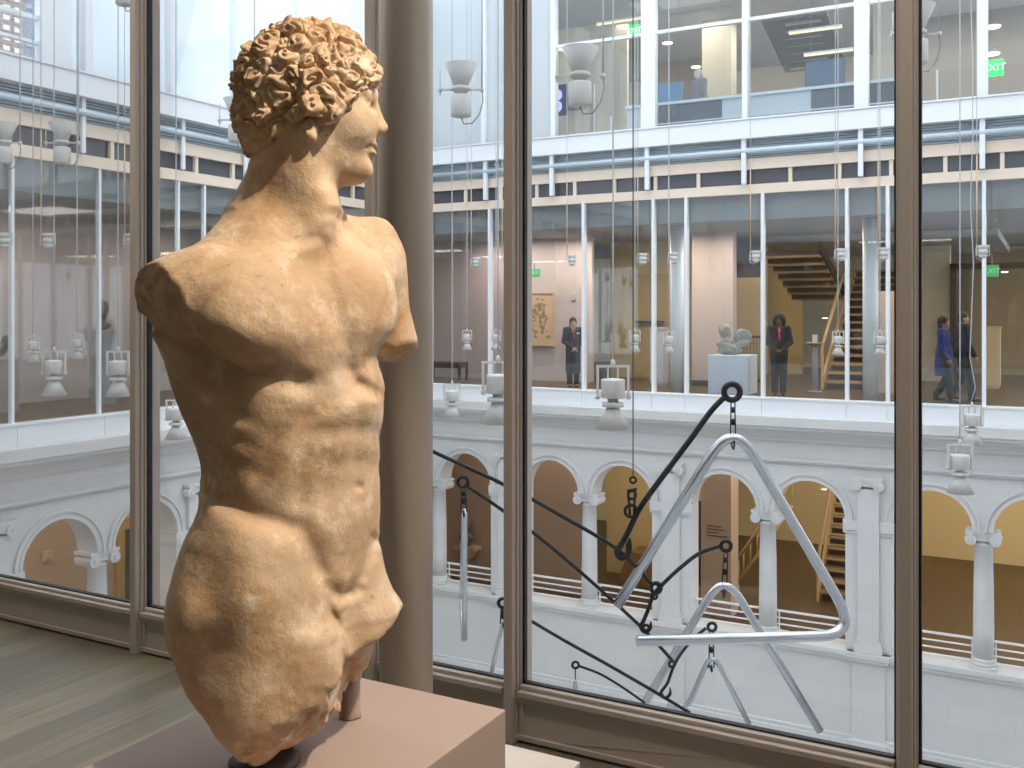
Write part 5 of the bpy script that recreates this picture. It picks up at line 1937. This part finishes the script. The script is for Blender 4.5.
# ------------------------------------------------------------------ people
def person(loc, rz, label, H=1.70, skin=(172, 120, 92), hair='short', hairc=(34, 26, 24), top=(30, 32, 40), legs=(26, 27, 33), hem=.78, shirt=None, tie=None,
           pose='clasp', stride=0.0, skirt=False, badge=False, group=None):
    r = empty('person', loc, rz, label, 'person', group)
    k = H / 1.70
    V3 = lambda x, y, z: np.array([x, y, z]) * k
    sm = mat('skin_%d_%d_%d' % skin, lin(*skin), .55)
    # joints; the figure faces -y, its left is +x
    S = [V3(s * .175, 0, 1.40) for s in (-1, 1)]
    if pose == 'clasp':
        E = [V3(s * .235, -.02, 1.12) for s in (-1, 1)]
        W = [V3(s * .06, -.20, .96) for s in (-1, 1)]
        Hd_ = [V3(s * -.012, -.235, .92) for s in (-1, 1)]
    else:
        sw = [stride, -stride]
        E = [V3(s * .215, .03 - sw[i] * .3, 1.11) for i, s in enumerate((-1, 1))]
        W = [V3(s * .21, -.06 - sw[i] * .5, .87) for i, s in enumerate((-1, 1))]
        Hd_ = [V3(s * .21, -.08 - sw[i] * .55, .78) for i, s in enumerate((-1, 1))]
    HP = [V3(s * .09, 0, .92) for s in (-1, 1)]
    KN = [V3(s * .085, (-.5 if st > 0 else .15) * st - .01, .50) for s, st in ((-1, stride), (1, -stride))]
    AN = [V3(s * .085, (-.9 * st) + .01, .085 + max(0, -st) * .15) for s, st in ((-1, stride), (1, -stride))]

    def body(F):
        K = .03
        F.ell(V3(0, .0, 1.575), V3(.075, .092, .112), None, K); F.ell(V3(0, -.03, 1.525), V3(.055, .062, .075), None, K)
        F.cap(V3(0, -.088, 1.565), V3(0, -.106, 1.535), .009 * k, .014 * k, .01)
        for s in (-1, 1):
            F.ell(V3(s * .077, .005, 1.55), V3(.012, .022, .034), None, .008)
            F.ell(V3(s * .030, -.088, 1.573), V3(.014, .012, .009), None, .008, True)
        F.ell(V3(0, -.088, 1.502), V3(.024, .010, .005), None, .006); F.ell(V3(0, -.088, 1.492), V3(.020, .010, .006), None, .006)
        F.cap(V3(0, .015, 1.36), V3(0, .005, 1.50), .055 * k, .05 * k, K)
        F.ell(V3(0, 0, 1.25), V3(.15, .095, .21), None, .05); F.ell(V3(0, 0, 1.0), V3(.145, .10, .15), None, .06)
        F.cap(S[0], S[1], .055 * k, .055 * k, .04)
        for i in (0, 1):
            F.cap(S[i], E[i], .05 * k, .04 * k, .03); F.cap(E[i], W[i], .04 * k, .027 * k, .02)
            d = Hd_[i] - W[i]; d = d / np.linalg.norm(d)
            F.cap(W[i], W[i] + d * .07 * k, .026 * k, .036 * k, .02)
            side = np.cross(d, np.array([1.0, 0, 0]) if pose == 'clasp' else np.array([1.0, 0, 0]))
            side = side / np.linalg.norm(side)
            for j, (o, l) in enumerate(((-.027, .068), (-.009, .078), (.009, .074), (.027, .058))):
                b0 = W[i] + d * .085 * k + side * o * k
                cur = np.array([-(S[i][0]) * .10, .0, 0])
                F.cap(b0, b0 + d * l * .55 * k, .0095 * k, .009 * k, .006)
                F.cap(b0 + d * l * .55 * k, b0 + d * l * k + cur, .009 * k, .0075 * k, .005)
            F.cap(W[i] + d * .03 * k - side * .02 * k, W[i] + d * .085 * k - side * .052 * k, .012 * k, .009 * k, .008)
            F.cap(HP[i], KN[i], .085 * k, .058 * k, .05); F.cap(KN[i], AN[i], .056 * k, .038 * k, .03)
            F.cap(AN[i] + V3(0, .02, -.03), AN[i] + V3(0, -.14, -.05), .035 * k, .03 * k, .02)
    lo, hi = (-.36, -.42, .0), (.36, .42, 1.74 * k)
    sdf_obj('body', lo, hi, .0085, body, sm, r)
    cm = mat('cloth_%d_%d_%d' % top, lin(*top), .85)

    def coat(F):
        F.ell(V3(0, .005, 1.25), V3(.178, .118, .22), None, .05); F.ell(V3(0, .005, 1.02), V3(.172, .125, .17), None, .06)
        F.cap(S[0] + V3(0, .01, .0), S[1] + V3(0, .01, .0), .068 * k, .068 * k, .05)
        z0 = hem
        F.cap(V3(0, 0, .98), V3(0, .0, z0 + .13), .165 * k, .17 * k, .05)
        if hem < .6:
            F.cap(V3(0, 0, .8), V3(0, 0, z0), .165 * k, .18 * k, .04)
        for i in (0, 1):
            F.cap(S[i], E[i], .066 * k, .055 * k, .03); F.cap(E[i], W[i], .055 * k, .042 * k, .02)
            d = W[i] - E[i]; d = d / np.linalg.norm(d)
        F.plane(V3(0, 0, z0), (0, 0, -1), .006)
        if shirt:                                       # open neck
            F.cap(V3(0, -.15, 1.18), V3(0, -.10, 1.44), .008 * k, .055 * k, .012, True)
        F.cap(V3(0, -.02, 1.45), V3(0, .0, 1.6), .062 * k, .075 * k, .01, True)
    sdf_obj('jacket' if hem > .6 else 'coat', lo, hi, .010, coat, cm, r)
    if shirt:
        def sh(F):
            F.ell(V3(0, .0, 1.27), V3(.13, .098, .19), None, .04); F.cap(V3(0, .01, 1.40), V3(0, .008, 1.455), .066 * k, .060 * k, .03)
            F.cap(V3(0, 0, 1.462), V3(0, 0, 1.6), .055 * k, .09 * k, .006, True)
        sdf_obj('shirt', lo, hi, .009, sh, mat('cloth_%d_%d_%d' % shirt, lin(*shirt), .8), r)
    if tie:
        m = MB()
        pts = [V3(0, -.086, 1.425), V3(0, -.108, 1.36), V3(0, -.125, 1.27), V3(0, -.128, 1.16)]
        m.tube([Vector(p) for p in pts], [.020 * k, .018 * k, .026 * k, .03 * k], 8); m.build('tie', mat('cloth_%d_%d_%d' % tie, lin(*tie), .6), r)
    if badge:
        m = MB(); m.box(.07 * k, .14 * k, -.13, -.115, 1.30 * k, 1.335 * k); m.build('name_badge', WHITEP, r)

    def trousers(F):
        F.ell(V3(0, .005, .93), V3(.155, .115, .14), None, .05)
        for i in (0, 1):
            F.cap(HP[i], KN[i], .098 * k, .075 * k, .04); F.cap(KN[i], AN[i] + V3(0, 0, .02), .075 * k, .066 * k, .03)
        F.plane(V3(0, 0, 1.02), (0, 0, 1), .004)
    sdf_obj('trousers', lo, hi, .011, trousers, mat('cloth_%d_%d_%d' % legs, lin(*legs), .85), r)

    def shoes(F):
        for i in (0, 1):
            F.cap(AN[i] + V3(0, .03, -.045), AN[i] + V3(0, -.15, -.06), .042 * k, .034 * k, .02)
            F.plane((0, 0, .003), (0, 0, -1), .004)
    sdf_obj('shoes', lo, (.36, .42, .3), .010, shoes, mat('black_leather', lin(22, 20, 20), .4), r)

    def hairf(F):
        if hair == 'afro':
            F.ell(V3(0, .03, 1.60), V3(.135, .13, .125), None, .03); F.ell(V3(-.09, .03, 1.54), V3(.055, .08, .075), None, .03); F.ell(V3(.09, .03, 1.54), V3(.055, .08, .075), None, .03)
            F.ell(V3(0, -.10, 1.545), V3(.066, .07, .085), None, .015, True)
        elif hair == 'bob':
            F.ell(V3(0, .02, 1.60), V3(.093, .11, .112), None, .03); F.ell(V3(0, .055, 1.51), V3(.085, .065, .10), None, .03)
            F.ell(V3(0, -.10, 1.54), V3(.062, .075, .085), None, .015, True)
        else:
            F.ell(V3(0, .016, 1.605), V3(.083, .10, .10), None, .02); F.ell(V3(0, .06, 1.54), V3(.07, .05, .07), None, .02)
            F.ell(V3(0, -.115, 1.54), V3(.08, .08, .095), None, .012, True)
        X, Y, Zz = np.meshgrid(*F.ax, indexing='ij'); n = np.abs(F.D) < .03
        F.D[n] += (fnoise(X[n], Y[n], Zz[n], 40, 3, 2) * .006).astype(np.float32)
    sdf_obj('hair', V3(-.2, -.2, 1.38), V3(.2, .22, 1.78), .0085, hairf, mat('hair_%d_%d_%d' % hairc, lin(*hairc), .8), r)
    return r


p = atY(573, HZ, 20.85)
person((p.x, p.y, .001), YAW * .5 + .35, 'museum guard in a long dark coat with hands clasped, standing beside the beige drawing', 1.62, (196, 150, 130), 'bob', (44, 34, 32), (40, 42, 54), (24, 24, 30), .34, (216, 214, 222), (150, 50, 70), badge=True, group=None)
p = atY(779, HZ, 20.8)
person((p.x, p.y, .001), .25, 'museum guard in a dark suit with a pink tie and full dark hair, hands clasped', 1.70, (92, 62, 50), 'afro', (24, 20, 20), (32, 30, 38), (30, 30, 38), .80, (220, 218, 226), (214, 40, 110))
p = atY(944, HZ, 20.9)
person((p.x, p.y, .001), 1.35, 'visitor in a bright blue coat with dark hair, walking to the right', 1.66, (150, 110, 90), 'bob', (26, 22, 24), (28, 46, 108), (22, 24, 32), .52, pose='walk', stride=.18)
p = atY(963, HZ, 21.3)
person((p.x, p.y, .001), 1.95, 'visitor in a navy suit walking beside the one in the blue coat', 1.76, (170, 126, 106), 'short', (60, 50, 46), (28, 32, 52), (24, 26, 38), .80, pose='walk', stride=.16)
p = atY(699, 200, 22.0)
person((p.x, p.y, 5.621), 2.6, 'white-haired person in a mauve grey jacket behind the top storey desk', 1.72, (206, 170, 150), 'short', (214, 212, 212), (140, 132, 140), (70, 68, 76), .80, pose='walk', stride=.0)
# ------------------------------------------------------------------ light and camera
def area(name, loc, tgt, sx, sy, e, col):
    l = bpy.data.lights.new(name, 'AREA'); l.shape = 'RECTANGLE'; l.size = sx; l.size_y = sy; l.energy = e; l.color = col
    o = bpy.data.objects.new(name, l); COL.objects.link(o)
    o.location = loc
    o.rotation_euler = (Vector(tgt) - Vector(loc)).to_track_quat('-Z', 'Y').to_euler()
    return o


def spot(name, loc, tgt, e, ang, size, col, blend=.4):
    l = bpy.data.lights.new(name, 'SPOT'); l.energy = e; l.spot_size = math.radians(ang); l.shadow_soft_size = size; l.color = col; l.spot_blend = blend
    o = bpy.data.objects.new(name, l); COL.objects.link(o)
    o.location = loc
    o.rotation_euler = (Vector(tgt) - Vector(loc)).to_track_quat('-Z', 'Y').to_euler()
    return o


def down(loc, e, col, sx=1.5, sy=1.0):
    return area('ceiling_area_light', loc, (loc[0], loc[1], loc[2] - 1), sx, sy, e, col)


WARM = (1, .80, .56)
WARM2 = (1, .86, .68)
tg = root.location + Vector((0, 0, .62))
R3 = ROT.to_3x3()
spot('track_light', tg + R3 @ Vector((1.58, -.86, 2.54)), tg, 470, 40, .04, (1, .84, .64))
spot('track_light', tg + R3 @ Vector((.75, -2.5, 2.3)), tg, 16, 40, .06, (1, .84, .64))
spot('track_light', tg + R3 @ Vector((-1.6, -.9, 2.5)), tg, 5, 40, .08, WARM)
down((-4.5, 2.4, CEILH - .05), 40, (1, .93, .84), 3, .6)  # soft room fill added near the window wall, no fitting behind it
for x in (-4.6, -2.4, -.6, 1.0): spot('frame_fill_spot', (x, 2.25, CEILH - .08), (x, 3.62, .6), 60, 70, .08, (1, .9, .78), .8)  # unseen spots added to lighten the window frames and base
down((1.2, 2.4, CEILH - .05), 40, (1, .93, .84), 3, .6)  # same added fill towards the right
down((-1.5, -3.5, CEILH - .05), 8, (1, .93, .84), 3, 1)  # weak added fill behind the camera

for x, e, c in ((-12.2, 26, WARM2), (-10, 26, WARM2), (-8.1, 36, WARM2), (-6, 30, WARM2), (-3.5, 36, WARM2), (-.5, 30, WARM2)):
    down((x, 22.3 if x != -8.1 else 22.6, -1.2), e, c)
for x, y, e in ((-5, 28, 70), (-1, 28, 85), (2.5, 26, 60)): down((x, y, -1.2), e, WARM, 3, 3)
for y, e in ((8, 26), (11, 28), (14, 26), (17, 20)): down((XL - 1.7, y, -1.2), e, WARM2)
for x, e, c in ((-12.2, 55, (1, .86, .78)), (-10.2, 60, (1, .86, .78)), (-8.2, 80, WARM), (-6, 55, (1, .86, .78)), (-3.8, 70, WARM), (-.5, 70, WARM)):
    down((x, 21.6, 3.55), e, c)
for x, y, e in ((-6, 26, 90), (-3, 27, 120), (1, 27, 140)): down((x, y, 3.55), e, WARM, 3, 2)
for y, e in ((8, 45), (11.5, 50), (15, 45)): down((XL - 1.8, y, 3.55), e, (1, .86, .80))
for x in (-8.5, -5.5, -2.5, .5): down((x, 24.5, 9.1), 110, (1, .9, .76), 2.5, 2.5)

w = bpy.data.worlds.new('overcast_sky')
SC.world = w
w.use_nodes = True
nt = w.node_tree
bg = nt.nodes['Background']
bg.inputs[0].default_value = (.87, .94, 1.0, 1)
bg.inputs[1].default_value = 3.4

cam = bpy.data.cameras.new('camera')
co = bpy.data.objects.new('camera', cam)
COL.objects.link(co)
co.location = (0, 0, EYE)
co.rotation_euler = (PI / 2, 0, YAW)
cam.sensor_width = 36
cam.lens = FPX * 36 / 1024
cam.shift_y = -(384 - HZ) / 1024
cam.clip_start = .05
cam.clip_end = 400
SC.camera = co
SC.view_settings.view_transform = 'Standard'
SC.view_settings.look = 'None'
SC.view_settings.gamma = 1
SC.view_settings.exposure = 0
SC.view_settings.use_curve_mapping = False
SC.cycles.use_denoising = True
SC.cycles.max_bounces = 10
SC.cycles.transparent_max_bounces = 24
SC.cycles.sample_clamp_indirect = 6
for o in bpy.data.objects:
    if '_org' in o: del o['_org']
